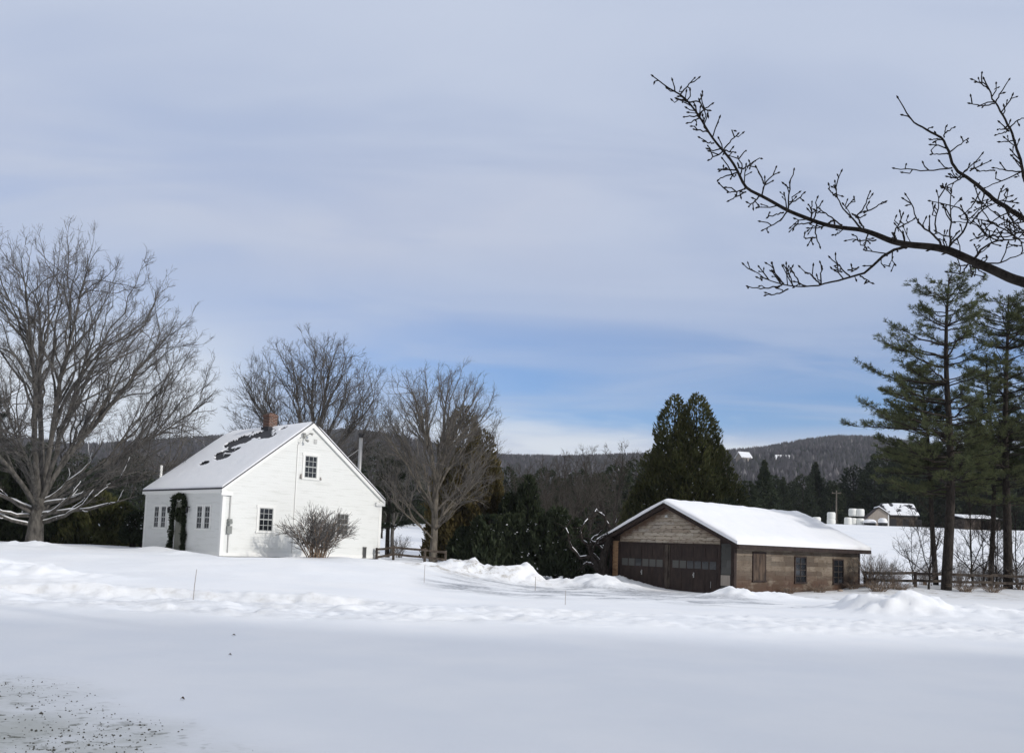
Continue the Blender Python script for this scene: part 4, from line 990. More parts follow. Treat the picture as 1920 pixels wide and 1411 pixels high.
# bare trees behind, in the middle
gm = 'bare trees in the hollow behind the drive'
lbs = ['bare tree just right of the olive cedar, leftmost of the hollow', 'bare crooked tree breaking the skyline left of the tall cedar', 'small bare tree low in the hollow before the skyline one', 'bare tree tight against the left side of the tall cedar', 'thin bare tree behind the dark spruces', 'bare tree between house gable and stove pipe, far back', 'broad bare tree in the middle of the hollow']
spots = [(965, 78, .72), (1062, 74, .84), (1035, 70, .6), (1150, 80, .95), (1010, 92, .8), (715, 84, .6), (1105, 88, .95)]
for i, ((px, Y, s), l) in enumerate(zip(spots, lbs)):
    xx = gx(px, Y, 1020)
    if i == 0: parts5 = bare_tree(51, 10.5, 4.2, 2.2, .15, nl=8, ns=46, dens=.9, zc=.35, cover=.9, twig_r=.011, rag=.2); b5 = put_tree('bare_tree', l, parts5, xx, Y, gm, s=s, mats=('bark_dark', 'bark_dark', 'twig_dark'))
    else: copy_tree(b5, (xx, Y, gz(xx, Y)), i*1.7, s, l)
# small bare trees and saplings by the right fence
gm = 'bare saplings by the right fence'
lbs = ['crooked sapling left of the tallest pine trunk', 'slim dark sapling standing right of the tallest pine trunk', 'leaning sapling between the two pine trunks', 'forked sapling close to the far right pine', 'thin sapling at the right edge of the field', 'sapling arching over the fence before the field']
for i, ((px, Y, s), l) in enumerate(zip([(1742, 44.5, .85), (1822, 46.5, .95), (1845, 47.8, .8), (1868, 46.2, .75), (1905, 48, .9), (1712, 47.5, .6)], lbs)):
    xx = gx(px, Y, 1090)
    if i == 0:
        parts6 = bare_tree(61, 6.0, 1.7, 1.2, .06, nl=6, ns=22, dens=1.0, zc=.3, cover=1.1, twig_r=.005, rag=.3); b6 = put_tree('sapling', l, parts6, xx, Y, gm, s=s, mats=('bark_dark', 'bark_dark', 'bark_dark'))
    else: copy_tree(b6, (xx, Y, gz(xx, Y)), i*1.9, s, l)
# gnarled snowy tree left of the garage
def gnarled():
    xx = gx(1138, 43.2, 1050); t = thing('apple_tree', 'gnarled dark leaning tree with snowy bent limbs left of the garage', 'tree', (xx, 43.2, gz(xx, 43.2)))
    rng = np.random.default_rng(8); T = Tubes(); B = Tubes(); SN = []
    tr = np.array([(.1, 0, -.6), (-.05, 0, .3), (-.25, 0, .8), (-.1, .05, 1.4), (.12, 0, 2.0), (.1, 0, 2.5)]); T.add(tr, [.34, .28, .24, .19, .15, .1], 10)
    tr2 = np.array([(-.15, 0, .3), (-.5, -.1, .7), (-.75, -.1, 1.15), (-.85, 0, 1.6)]); T.add(tr2, [.2, .17, .13, .1], 8)
    # pixel-free limb list in metres
    for pts in ([(-.85, 0, 1.6), (-.6, .1, 2.1), (-.25, 0, 2.4), (-.1, -.1, 2.9)], [(-.85, 0, 1.6), (-1.25, -.1, 1.9), (-1.35, -.1, 2.4), (-1.0, 0, 2.9), (-.55, 0, 3.05)], [(-.25, 0, .8), (-.7, -.2, 1.3), (-.5, -.3, 1.9), (.0, -.2, 2.2)],
                [(-.1, .05, 1.4), (-.5, .1, 1.8), (-.9, .1, 2.0), (-1.3, .2, 2.0)], [(.1, 0, 2.5), (-.1, 0, 3.0), (-.5, .1, 3.3), (-.75, .1, 3.1)], [(-.75, -.1, 1.15), (-1.3, -.2, 1.2), (-1.7, -.2, 1.7), (-1.95, -.1, 2.4), (-1.8, -.1, 2.8)], [(-.5, -.1, .7), (-1.0, -.3, .8), (-1.2, -.3, .5)], [(.12, 0, 2.0), (.5, .1, 2.5), (.55, 0, 3.1)]):
        p = np.array(pts); tt = np.linspace(0, 1, 10); p = np.stack([np.interp(tt*(len(p)-1), np.arange(len(p)), p[:, k]) for k in range(3)], 1); p = wig(p, .04, rng)
        r = .085*(1-tt*.75); B.add(p, r, 6); a0_, a1_ = rng.integers(0, 2), rng.integers(6, 9); SN.append((p[a0_:a1_], r[a0_:a1_]*(.42+.3*np.abs(np.sin(np.arange(a0_, a1_)*1.3)))))
        for _ in range(16):
            i = rng.integers(3, 10); d = unit(rng.normal(size=3)+[0, 0, .6]); l = rng.uniform(.25, .7); q = wig(np.array([p[i], p[i]+d*l*.5, p[i]+d*l]), .04, rng); B.add(q, [.018, .012, .008], 4)
    link_mesh('trunk', T.mesh('trunk'), M['bark_dark'], t); b = link_mesh('branches', B.mesh('branches'), M['bark_dark'], t); snow_on(b, SN)
gnarled()

# ------------------------------------------------------------------ evergreens
evergreen('cedar_tree', 'tall broad twin topped dark cedar rising behind the garage roof', gx(1282, 54, 1040), 54,
          [(-.68, 0, 10.95, 2.9, 16000, 1.55), (.66, .2, 11.1, 3.1, 18000, 1.6), (0, .2, 9.4, 2.9, 7000, 1.8), (1.5, -.2, 9.3, 1.8, 5000, 1.5), (-1.4, -.1, 9.0, 1.8, 5000, 1.5), (-1.9, .3, 7.6, 2.0, 8000, 2.0), (1.9, .1, 8.0, 2.2, 9000, 2.0), (.1, -.5, 8.8, 3.0, 9000, 2.0), (2.9, .3, 5.8, 1.7, 6000, 2.0), (-2.6, .2, 5.6, 1.6, 5500, 2.0)], 'cedar', leafW=.042, leafL=.30, snow=26, snow_s=.05, snow_z=(.1, .6))
evergreen('evergreen_shrub', 'dark snow flecked evergreen below and right of the twin topped cedar', gx(1352, 50, 1040), 50,
          [(-1.2, 0, 3.9, 1.6, 6000, 2.6), (.3, .3, 4.6, 1.6, 7500, 2.4), (1.7, .1, 3.9, 1.3, 5500, 2.2), (-2.8, 0, 3.4, 1.5, 6000, 2.4)], 'spruce', snow=80, snow_s=.06, cat='shrub')
evergreen('cedar_tree', 'olive brown cedar standing behind the bare fence maple', gx(868, 51, 1040), 51,
          [(-.25, 0, 8.9, 1.9, 13000, 2.4), (.85, .1, 7.6, 1.7, 9000, 2.4), (-1.1, .2, 6.2, 1.35, 6000, 2.2), (1.6, 0, 4.9, 1.5, 6000, 1.9)], 'cedar_brown', leafW=.045, leafL=.3)
gs = 'dark spruces behind the ploughed bank'
evergreen('spruce_tree', 'very dark spruce right of the olive cedar, the tallest of its row', gx(985, 49, 1060), 49, [(0, 0, 5.3, 1.7, 9000, 1.5), (-1.0, .2, 4.4, 1.3, 5000, 1.6)], 'spruce', gs, snow=30, snow_s=.06)
evergreen('spruce_tree', 'low spreading snow flecked spruce in the middle of the dark row', gx(1042, 46, 1070), 46, [(0, 0, 3.7, 1.6, 8000, 1.8), (.9, -.2, 3.1, 1.2, 5000, 1.8), (-.9, 0, 3.3, 1.2, 5000, 1.8)], 'spruce', gs, snow=60, snow_s=.06)
evergreen('spruce_tree', 'low dark evergreen at the left end of the row under the cedar', gx(915, 46.5, 1060), 46.5, [(0, 0, 2.9, 1.9, 8000, 2.2), (1.2, 0, 3.0, 1.2, 5000, 2.2), (-1.3, .4, 2.2, 1.0, 4000, 2.2)], 'spruce', gs, snow=30, snow_s=.05)
evergreen('spruce_tree', 'small dark evergreen under the gnarled snowy tree', gx(1095, 45.5, 1070), 45.5, [(0, 0, 2.2, 1.2, 6000, 2.4), (.9, .2, 1.7, 1.0, 4000, 2.2), (-.9, .4, 2.4, 1.0, 4000, 2.0)], 'spruce', gs, snow=60, snow_s=.055)
# dark hedge and conifers at the left, behind the maple
gl = 'dark evergreens behind the left maple'
for px, Y, H, R_, l, mt, sn in ((20, 54, 5.6, 2.4, 'tall dark evergreen at the left edge behind the maple trunk', 'spruce', 8), (118, 52, 3.1, 2.0, 'low dark evergreen just right of the maple trunk', 'spruce', 14), (175, 51, 3.4, 1.8, 'rounded dark evergreen midway between maple and house', 'cedar', 10), (222, 52, 2.8, 1.5, 'dark evergreen nearest the white house', 'spruce', 14), (72, 57, 3.8, 2.2, 'dark evergreen directly behind the maple trunk', 'cedar_brown', 4), (-30, 52, 4.0, 2.4, 'dark evergreen cut by the left picture edge', 'spruce', 6)):
    evergreen('evergreen_tree', l, gx(px, Y, 1020), Y, [(0, 0, H, R_, 9000, 2.4), (R_*.6, .3, H*.85, R_*.7, 4500, 2.2), (-R_*.6, .2, H*.8, R_*.7, 4500, 2.2)], mt, gl, snow=sn, dz=-.3)
evergreen('evergreen_shrub', 'snow dusted shrub against the left corner of the house', gx(249, 47.5, 1020), 47.5, [(0, 0, 1.75, .65, 3500, 3.0), (.5, .1, 1.9, .5, 2500, 3.0)], 'spruce', snow=200, snow_s=.06, cat='shrub', snow_z=(.5, 1))
# pine boughs and tall pine at the left edge
pl = white_pine(71, 9.2, [(0, .5, 1.5), (.35, 1.4, 1.9), (.7, 1.2, 1.5), (.9, .7, .9), (1, .1, .1)], 2.6, .16)
put_pine('pine_tree', 'dark pine at the left edge reaching boughs over the hill line', pl, gx(-42, 51, 1020), 51, 'pines', .92, 0, 'spruce')
# pine right of the house
pr = white_pine(73, 5.6, [(0, .8, .8), (.3, 1.5, 1.3), (.7, 1.2, 1.0), (.9, .6, .5), (1, .1, .1)], 1.7, .12, tuft=1.7)
put_pine('pine_tree', 'small dark pine just right of the house gable', pr, gx(728, 54, 1040), 54, 'pines', 1.05, 0, 'spruce')
# the tall white pines at the right
pA = white_pine(81, 15.6, [(0, .5, .5), (.30, 3.4, 1.6), (.42, 4.3, 2.2), (.50, 5.1, 2.1), (.56, 4.7, 1.9), (.60, 3.0, 1.8), (.67, 4.1, 1.6), (.74, 3.6, 1.6), (.80, 1.9, 1.5), (.86, 1.8, 1.8), (.93, 1.8, 1.7), (.975, 1.1, 1.2), (1, .3, .3)], 4.6, .24, skew=(.15, 0))
put_pine('pine_tree', 'tallest white pine with layered boughs, standing clear of the others', pA, gx(1778, 44.5, 1095), 44.5, 'pines')
pB = white_pine(83, 15.6, [(0, .5, .5), (.3, 2.2, 2), (.5, 2.9, 2.8), (.7, 2.6, 2.6), (.85, 2.0, 2.2), (.95, 1.7, 1.6), (1, .3, .3)], 4.4, .22, skew=(.2, 0))
put_pine('pine_tree', 'white pine at the right edge with a straight dark trunk', pB, gx(1888, 46, 1095), 46, 'pines', .97)
pC = white_pine(85, 11.5, [(0, .3, .3), (.35, 2.0, 1.0), (.5, 2.6, .9), (.7, 2.4, .8), (.85, 1.6, .8), (1, .2, .2)], 4.6, .13, skew=(-.9, 0))
put_pine('pine_tree', 'slim pine stem just left of the tallest pine', pC, gx(1757, 47.5, 1085), 47.5, 'pines', 1.0)
pD = white_pine(87, 12.8, [(0, .3, .3), (.35, 1.6, 1.4), (.6, 1.9, 1.5), (.8, 1.5, 1.3), (1, .2, .2)], 4.6, .13, skew=(-.1, 0))
put_pine('pine_tree', 'slim pine between the tallest pine and the one at the edge', pD, gx(1862, 49.5, 1085), 49.5, 'pines', 1.0)
t = put_pine('pine_tree', 'pine mostly outside the right edge of the picture', pB, gx(1985, 47, 1085), 47, 'pines', 1.0, 2.2)
# ------------------------------------------------------------------ far conifers at the head of the field
def conifer_mesh(seed, H, R_, n, p):
    C, D, l, w_, rng = spire(seed, H, R_, int(n*1.5), p, leafL=.62, leafW=.12, up=.4, lob=.42); v, f = leaves(C, D, l, w_, rng)
    T = Tubes(); T.add([(0, 0, -.5), (0, 0, H*.5), (0, 0, H*.95)], [.2, .15, .03], 6)
    return T.mesh('trunk'), np_mesh('crown', v, [f])
cm = [conifer_mesh(90, 11, 2.6, 3200, 1.2), conifer_mesh(92, 9.5, 3.2, 3200, 1.9), conifer_mesh(94, 12, 3.4, 3600, 2.6)]
rnd = random.Random(6); gf = 'far conifers beyond the field'
def dist_label(px): 
    return None
far = []
for px, Y, k, s in ((1432, 118, 0, .85), (1450, 150, 1, 1.0), (1468, 140, 0, .75), (1486, 165, 1, 1.0), (1505, 150, 2, .8), (1528, 158, 0, 1.15), (1545, 170, 2, .9), (1560, 150, 1, .9), (1580, 165, 1, 1.0), (1600, 155, 2, 1.0), (1620, 165, 0, 1.1),
                    (1640, 150, 2, 1.05), (1662, 160, 2, 1.35), (1685, 150, 0, 1.5), (1705, 148, 2, 1.3), (1735, 150, 0, 1.55), (1765, 155, 2, 1.35), (1795, 145, 0, 1.35), (1820, 150, 2, 1.4), (1850, 145, 1, 1.5), (1880, 150, 2, 1.4), (1910, 145, 0, 1.4), (1940, 150, 2, 1.4)):
    far.append((px, Y, k, s))
words = {0: 'narrow pointed', 1: 'broad rounded', 2: 'bulky round topped'}
lm_ = [(1440, 'nearest the end of the garage ridge'), (1460, 'over the garage roof, second one'), (1480, 'short, above the garage roof slope'), (1500, 'left of the gap over the low bale'), (1515, 'above the low bale by the garage roof'), (1535, 'tallest left of the utility pole'), (1552, 'behind the lone bale'), (1570, 'right behind the utility pole'), (1590, 'above the ground bale left of the stack'), (1610, 'behind the bale stack'), (1630, 'behind the snowy trailer'), (1650, 'behind the small shed roof'), (1670, 'high above the small shed'), (1690, 'above the barn roof'), (1715, 'right of the barn roof'), (1745, 'left behind the tallest pine trunk'), (1780, 'straight behind the tallest pine trunk'), (1800, 'just right of the tallest pine trunk'), (1830, 'behind the low shelter, left half'), (1860, 'behind the low shelter, right half'), (1890, 'behind the edge pine trunk'), (1920, 'at the right edge of the picture'), (1990, 'outside the right edge')]
proto = {}
for (px, Y, k, s), (_, wl) in zip(far, lm_):
    xx = gx(px, Y, 990); l = '%s dark far conifer %s' % (words[k], wl)
    if k not in proto:
        t = thing('conifer_tree', l, 'tree', (xx, Y, gz(xx, Y)), 0, gf); t.scale = (s, s, s*.92)
        link_mesh('trunk', cm[k][0], M['bark_dark'], t); link_mesh('crown', cm[k][1], M['spruce'], t); proto[k] = t
    else: copy_tree(proto[k], (xx, Y, gz(xx, Y)), rnd.uniform(0, 6), (s, s, s*.92), l)
# conifers in the hollow, centre and left
gh = 'dark conifers at the back of the hollow'
for px, Y, k, s, wl in ((700, 112, 2, .85, 'right of the stove pipe'), (760, 118, 2, .75, 'left of the fence maple, beyond the white field'), (945, 100, 2, .62, 'right behind the olive cedar'), (985, 104, 1, .72, 'above the tallest dark spruce'), (1020, 108, 2, .66, 'left part of the hollow'), (1055, 100, 1, .70, 'in the middle of the hollow'), (1085, 106, 2, .66, 'above the snowy gnarled tree, left'), (1120, 98, 1, .78, 'above the snowy gnarled tree, right'), (1155, 104, 2, .72, 'left of the twin topped cedar base'), (1190, 100, 2, .75, 'behind the left foot of the twin topped cedar'), (1400, 104, 1, .62, 'above the garage ridge'),
                        (135, 100, 2, .62, 'over the low evergreen right of the maple'), (190, 105, 1, .72, 'over the rounded evergreen by the house'), (245, 100, 2, .62, 'touching the left eave of the house'), (60, 110, 2, .75, 'behind the maple trunk'), (5, 100, 1, .85, 'at the left edge, far back')):
    xx = gx(px, Y, 1000); copy_tree(proto[k], (xx, Y, gz(xx, Y)), rnd.uniform(0, 6), (s*1.15, s*1.15, s), 'far %s dark conifer %s' % (words[k], wl))['group'] = gh

# ------------------------------------------------------------------ shrubs
bA = shrub(101, 2.3, 1.85, 70, 15, .021, 1.0, .42); put_shrub('lilac_bush', 'bare many stemmed tan bush in front of the white gable wall', bA, gx(592, 39.2, 1055), 39.2, matn='stem')
bB = shrub(103, 1.9, 1.6, 70, 9, .011, .9, .35)
gb = 'bare bushes along the right fence'
for px, Y, s, rz, l in ((1640, 44.6, 1.0, 0, 'bare twiggy bush right against the end of the garage'), (1672, 44.2, .8, 1, 'lower bare bush second from the garage end'), (1800, 46.5, .75, 2, 'bare brush between the tallest pine and slim sapling'), (1838, 47.0, .8, 3, 'bare brush midway between the right pines'), (1735, 46.8, .75, 4, 'bare brush left of the tallest pine trunk'), (1870, 46.6, .8, 5, 'bare brush just left of the edge pine'), (1912, 45.8, .8, 2.5, 'bare brush at the right edge of the picture')):
    put_shrub('bare_bush', l, bB, gx(px, Y, 1090), Y, gb, s, rz, 'stem')
bC = shrub(107, .55, .9, 90, 3, .009, 1.0, .35)
gw_ = 'low dry weeds by the garage and fence'
for k, (x_, y_, s, l) in enumerate(((gw(6.2, -.55)[0], gw(6.2, -.55)[1], .8, 'dry weeds under the middle garage side window'), (gw(9.6, -.5)[0], gw(9.6, -.5)[1], .8, 'dry weeds under the far garage side window'), (gw(3.6, -.5)[0], gw(3.6, -.5)[1], .7, 'dry weeds under the boarded garage window'), (gx(1650, 43, 1100), 43.2, 1.1, 'brown weeds at the foot of the garage end bush'), (gx(1690, 43.8, 1100), 43.8, .9, 'brown weeds before the fence left of the tallest pine'), (gx(1820, 43.5, 1110), 44, 1.0, 'brown weeds right of the tallest pine foot'), (gx(1872, 43.5, 1110), 44, .9, 'brown weeds at the foot of the edge pine'), (gw(11.9, -.3)[0], gw(11.9, -.3)[1], .9, 'brown weeds at the far corner of the garage'))):
    put_shrub('dry_weeds', l, bC, x_, y_, gw_, s, k, 'stem', 'weeds')
gnb = shrub(109, 1.7, .9, 40, 8, .010, .9, .35)
put_shrub('bare_bush', 'snowy grey brush between the pine by the house and the fence', gnb, gx(748, 50, 1040), 50, gb, .9, 0, 'bark_pale')
# stones and sticks at the garage foot
for k, (a, b, s, l) in enumerate(((8.2, -.55, .10, 'small stone below the far garage window, the left one'), (10.2, -.5, .17, 'larger pale stone at the far garage corner'))):
    X0, Y0, _ = gw(a, b); q = MB(); q.lathe([(0, -.3), (.9, -.2), (1.0, .15), (.75, .5), (.3, .68), (0, .7)], 9); o = q.build('stone', mat('pale_stone', (.42, .33, .26), .9), None, True)
    o.location = (X0, Y0, gz(X0, Y0)+.03); o.scale = (s*1.4, s, s); tag(o, l, 'stone', 'stones by the garage')

# ------------------------------------------------------------------ garland and wreath on the house door
def greens(name, label, cat, path, rad, n, parent_loc, rz):
    rng = np.random.default_rng(3); p = np.array(path, float); seg = np.linalg.norm(np.diff(p, axis=0), axis=1); cum = np.concatenate([[0], np.cumsum(seg)]); t = rng.uniform(0, cum[-1], n)
    C = np.stack([np.interp(t, cum, p[:, k]) for k in range(3)], 1); off = nrm(rng.normal(size=(n, 3))); rr = rad*(1+.45*np.sin(t*9)+.3*np.sin(t*23))[:, None]
    C = C+off*rr*rng.uniform(.2, 1, (n, 1)); C[:, 0] = np.minimum(C[:, 0], -.05)
    v, f = leaves(C, nrm(off+rng.normal(size=(n, 3))*.5), .14, .022, rng)
    o = link_mesh(name, np_mesh(name, v, [f]), M['garland']); o.location = parent_loc; o.rotation_euler = (0, 0, rz); return tag(o, label, cat)
gp = [(-.10, 4.22, .1), (-.12, 4.10, .9), (-.10, 4.16, 1.6), (-.12, 4.06, 2.1), (-.12, 4.02, 2.50), (-.12, 3.6, 2.56), (-.12, 3.14, 2.50), (-.12, 3.06, 2.1), (-.10, 3.12, 1.5), (-.12, 2.98, .9), (-.10, 3.02, .1)]
greens('garland', 'shaggy dark evergreen garland draped round the front door', 'garland', gp, .13, 5200, HO, AH)
wr = [(-.08, 3.58+.2*math.cos(a), 1.72+.24*math.sin(a)) for a in np.linspace(0, 2*PI, 13)]
greens('wreath', 'dark evergreen wreath hanging on the upper half of the front door', 'wreath', wr, .08, 1500, HO, AH)

# ------------------------------------------------------------------ wood on the hills: far too many to count
def hillwood():
    rng = np.random.default_rng(77); n = 90000
    Y = 215+(rng.uniform(0, 1, n)**.85)*(YR+25-215); X = Y*rng.uniform(-.72, .74, n)
    thin = fbm(X*.012, Y*.008, 3, 5)
    keep = thin > -.62
    clear = np.zeros(n, bool)
    for px, Yc, rx, ry in ((1394, 625, 22, 26), (1472, 622, 36, 30)): clear |= (((X-gx(px, Yc, 870))/rx)**2+((Y-Yc)/ry)**2) < 1
    keep &= ~clear
    X = X[keep]; Y = Y[keep]; n = len(X); Z = hgt0(X, Y)
    con = (fbm(X*.015+9, Y*.012, 3, 15) > .28) & (rng.uniform(size=n) < .6)
    H = rng.uniform(7.5, 13, n)*np.where(con, .95, 1); R_ = rng.uniform(.8, 1.9, n)*np.where(con, .8, 1); pale = rng.uniform(size=n) < .03
    R_ = np.where(pale, .35, R_)
    zz = np.where(con, .15, .62)
    k = 5; a = np.arange(k)*2*PI/k; ja = rng.uniform(0, 6, n)
    V = np.zeros((n, k+2, 3)); V[:, 0] = np.stack([X, Y, Z-1], 1); V[:, k+1] = np.stack([X+rng.normal(size=n)*.5, Y, Z+H], 1)
    for j in range(k):
        rj = R_*rng.uniform(.6, 1.25, n); V[:, 1+j] = np.stack([X+rj*np.cos(a[j]+ja), Y+rj*np.sin(a[j]+ja), Z+H*zz*rng.uniform(.75, 1.2, n)], 1)
    b = np.arange(n)[:, None]*(k+2); Fq = []
    for j in range(k):
        j2 = (j+1) % k; Fq.append(np.concatenate([b, b+1+j2, b+1+j], 1)); Fq.append(np.concatenate([b+k+1, b+1+j, b+1+j2], 1))
    me = np_mesh('hillside_wood', V.reshape(-1, 3), [np.concatenate(Fq)])
    tag(link_mesh('hillside_wood', me, M['hillwood']), 'bare winter wood covering the distant hills', 'woodland', kind='stuff')
hillwood()

# ------------------------------------------------------------------ the overhanging branch, right foreground
def overhang():
    D0 = 7.2; rng = np.random.default_rng(12)
    base = Vector((6.2, 7.6, 0)); t = thing('maple_tree', 'near bare maple reaching dark budded branches in from the right', 'tree', (base.x, base.y, gz(base.x, base.y)))
    O = np.array([t.location.x, t.location.y, t.location.z])
    def W(zx, zy, dy=0):
        px, py = 1200+zx/2.667, 120+zy/2.667; d = ray(px, py); Y = D0+dy; return np.array([d.x*Y, Y, HC+d.z*Y])-O
    T = Tubes(); L = Tubes(); TW = Tubes(); BD = []
    K = 1/2.667*D0/F*.5                                # width in traced units -> radius in metres
    def smooth(P_, n):
        P_ = np.array(P_); m = len(P_); c = np.concatenate([[0], np.cumsum(np.linalg.norm(np.diff(P_, axis=0), axis=1))]); c /= c[-1]; s = np.linspace(0, 1, n)
        Q = np.stack([np.interp(s, c, P_[:, k]) for k in range(3)], 1)
        for _ in range(2): Q[1:-1] = Q[1:-1]*.5+(Q[:-2]+Q[2:])*.25
        return Q
    def bud(p, d, s=.014):
        BD.append((p, d, s))
    def twigs_on(Q, R_, dens, lmax, t0=.05, seedbias=0):
        L_ = np.linalg.norm(Q[-1]-Q[0]); n = int(L_*dens)
        for _ in range(n):
            f_ = rng.uniform(t0, .99)*(len(Q)-1); i = min(int(f_), len(Q)-2); p = Q[i]+(Q[i+1]-Q[i])*(f_-i); d = unit(Q[i+1]-Q[i])
            nd = rotdir(d, rng.uniform(.7, 1.25), rng, .12); nd[1] *= .6; nd = unit(nd); l = lmax*rng.uniform(.25, 1)
            e = p+nd*l+np.array([0, 0, .18*l]); m = (p+e)/2+rng.normal(size=3)*.012; TW.add([p, m, e], [.0056, .0048, .004], 4); bud(e, unit(e-m))
            if l > .10:
                for _k in range(rng.integers(1, 3)):
                    q = p+(e-p)*rng.uniform(.4, .9); d3 = rotdir(unit(e-p), rng.uniform(.6, 1.0), rng, .1); l3 = l*rng.uniform(.2, .4); TW.add([q, q+d3*l3], [.0042, .0035], 4); bud(q+d3*l3, d3, .0115)
    def limb(pts, w0, w1, dy0=0, dy1=0, tw=11, lmax=.22, n=26):
        m = len(pts); P_ = [W(a, b, dy0+(dy1-dy0)*i/(m-1)) for i, (a, b) in enumerate(pts)]
        Q = smooth(P_, n); Q[1:-1] += rng.normal(size=(n-2, 3))*.003; s = np.linspace(0, 1, n); R_ = (w0+(w1-w0)*s**.8)*K
        L.add(Q, R_, 8); twigs_on(Q, R_, tw, lmax); bud(Q[-1], unit(Q[-1]-Q[-2])); return Q
    hub = np.array([0, 0, 4.1]); zt = 9.5
    T.add([(0, 0, -.5), (0, 0, .3), (.02, 0, 1.5), (-.02, .03, 3), (0, 0, 4.2), (.1, 0, 6), (.05, .1, zt)], [.5, .36, .31, .28, .25, .2, .12], 14)
    # main limb from the right edge out to its tip
    main = [(2400, 1290), (2150, 1170), (1920, 1090), (1860, 1075), (1800, 1045), (1720, 1010), (1640, 975), (1540, 928), (1450, 912), (1350, 905), (1260, 888), (1180, 852), (1105, 826), (1050, 824), (960, 812), (880, 790), (820, 765), (740, 735), (690, 705), (610, 660), (525, 622), (495, 548), (460, 482), (410, 430), (350, 355), (300, 265), (245, 192), (205, 150), (150, 130), (110, 95), (65, 62)]
    ws = np.interp(np.arange(len(main)), [0, 2, 7, 10, 12, 16, 20, 24, 27, 30], [62, 54, 40, 30, 23, 19, 14, 10.5, 8, 5])
    P_ = np.array([W(a, b, .5-.9*i/30) for i, (a, b) in enumerate(main)]); n = 90
    c = np.concatenate([[0], np.cumsum(np.linalg.norm(np.diff(P_, axis=0), axis=1))]); s = np.linspace(0, c[-1], n); Q = np.stack([np.interp(s, c, P_[:, k]) for k in range(3)], 1)
    for _ in range(2): Q[1:-1] = Q[1:-1]*.6+(Q[:-2]+Q[2:])*.2
    R_ = np.interp(s, c, ws)*K
    st = np.array([0, 0, Q[0][2]-.55]); pre = bez(st, st+(Q[0]-st)*[.4, .4, .1], Q[0]-(Q[3]-Q[0])*1.2, Q[0], 8)
    L.add(np.concatenate([pre[:-1], Q]), np.concatenate([np.linspace(R_[0]*1.35, R_[0], 8)[:-1], R_]), 12); twigs_on(Q[20:], R_, 9, .17, 0); twigs_on(Q[78:], R_, 26, .09, .1); bud(Q[-1], unit(Q[-1]-Q[-2]))
    limb([(1330, 912), (1265, 930), (1200, 970), (1165, 1010), (1130, 1045), (1050, 1065), (980, 1085), (900, 1105), (830, 1118), (770, 1112), (710, 1105), (650, 1090), (600, 1050), (560, 1030)], 17, 4, .1, -.2, 14, .17)
    for pts in ([(710, 1105), (650, 1120), (600, 1125), (540, 1112)], [(740, 1125), (690, 1150), (630, 1155)], [(720, 1100), (680, 1060), (660, 1000)], [(800, 1105), (780, 1060), (755, 1025)], [(900, 1105), (870, 1060), (830, 1045)], [(905, 1100), (905, 1050), (910, 1015)], [(1050, 1060), (1010, 1025), (950, 968)], [(1010, 1040), (958, 1022)], [(1040, 1030), (1090, 1018)], [(1100, 1060), (1160, 1095)],
                [(740, 735), (745, 650), (750, 590), (770, 530)], [(745, 705), (790, 675), (820, 645)], [(610, 655), (620, 600), (650, 565), (690, 545)], [(620, 600), (595, 545)], [(500, 560), (515, 520), (490, 465)], [(515, 525), (575, 485)], [(415, 435), (450, 390), (488, 352)], [(410, 430), (475, 442)], [(300, 262), (310, 230), (360, 200)], [(250, 192), (300, 180), (320, 230)], [(205, 148), (235, 115), (272, 72)],
                [(980, 665), (945, 625)], [(1080, 768), (1120, 720), (1150, 640)], [(1120, 745), (1160, 725), (1225, 690)], [(1030, 722), (1065, 680)], [(1010, 805), (960, 770), (900, 725)], [(870, 785), (880, 730), (910, 690)], [(855, 770), (860, 690)], [(1270, 880), (1275, 820), (1310, 790), (1300, 740)], [(1290, 822), (1370, 775)],
                [(735, 738), (700, 790), (615, 830)], [(720, 742), (640, 765)], [(525, 625), (480, 640), (440, 642)], [(530, 640), (490, 660), (445, 683)], [(600, 660), (545, 712)], [(490, 545), (430, 555), (392, 580)], [(480, 530), (395, 527)], [(410, 440), (345, 480)], [(370, 398), (322, 388)], [(340, 340), (272, 328)], [(300, 262), (222, 265)], [(300, 272), (240, 295)], [(240, 190), (185, 172)], [(885, 800), (875, 850), (900, 912)], [(876, 868), (830, 872)], [(860, 795), (775, 800)], [(1140, 850), (1120, 925)], [(1180, 880), (1070, 885)],
                [(1650, 1008), (1660, 1060)], [(1660, 1010), (1720, 1045)]):
        limb(pts, 8.5, 5.2, rng.uniform(-.05, .05), rng.uniform(-.25, .25), 13, .10, 9)
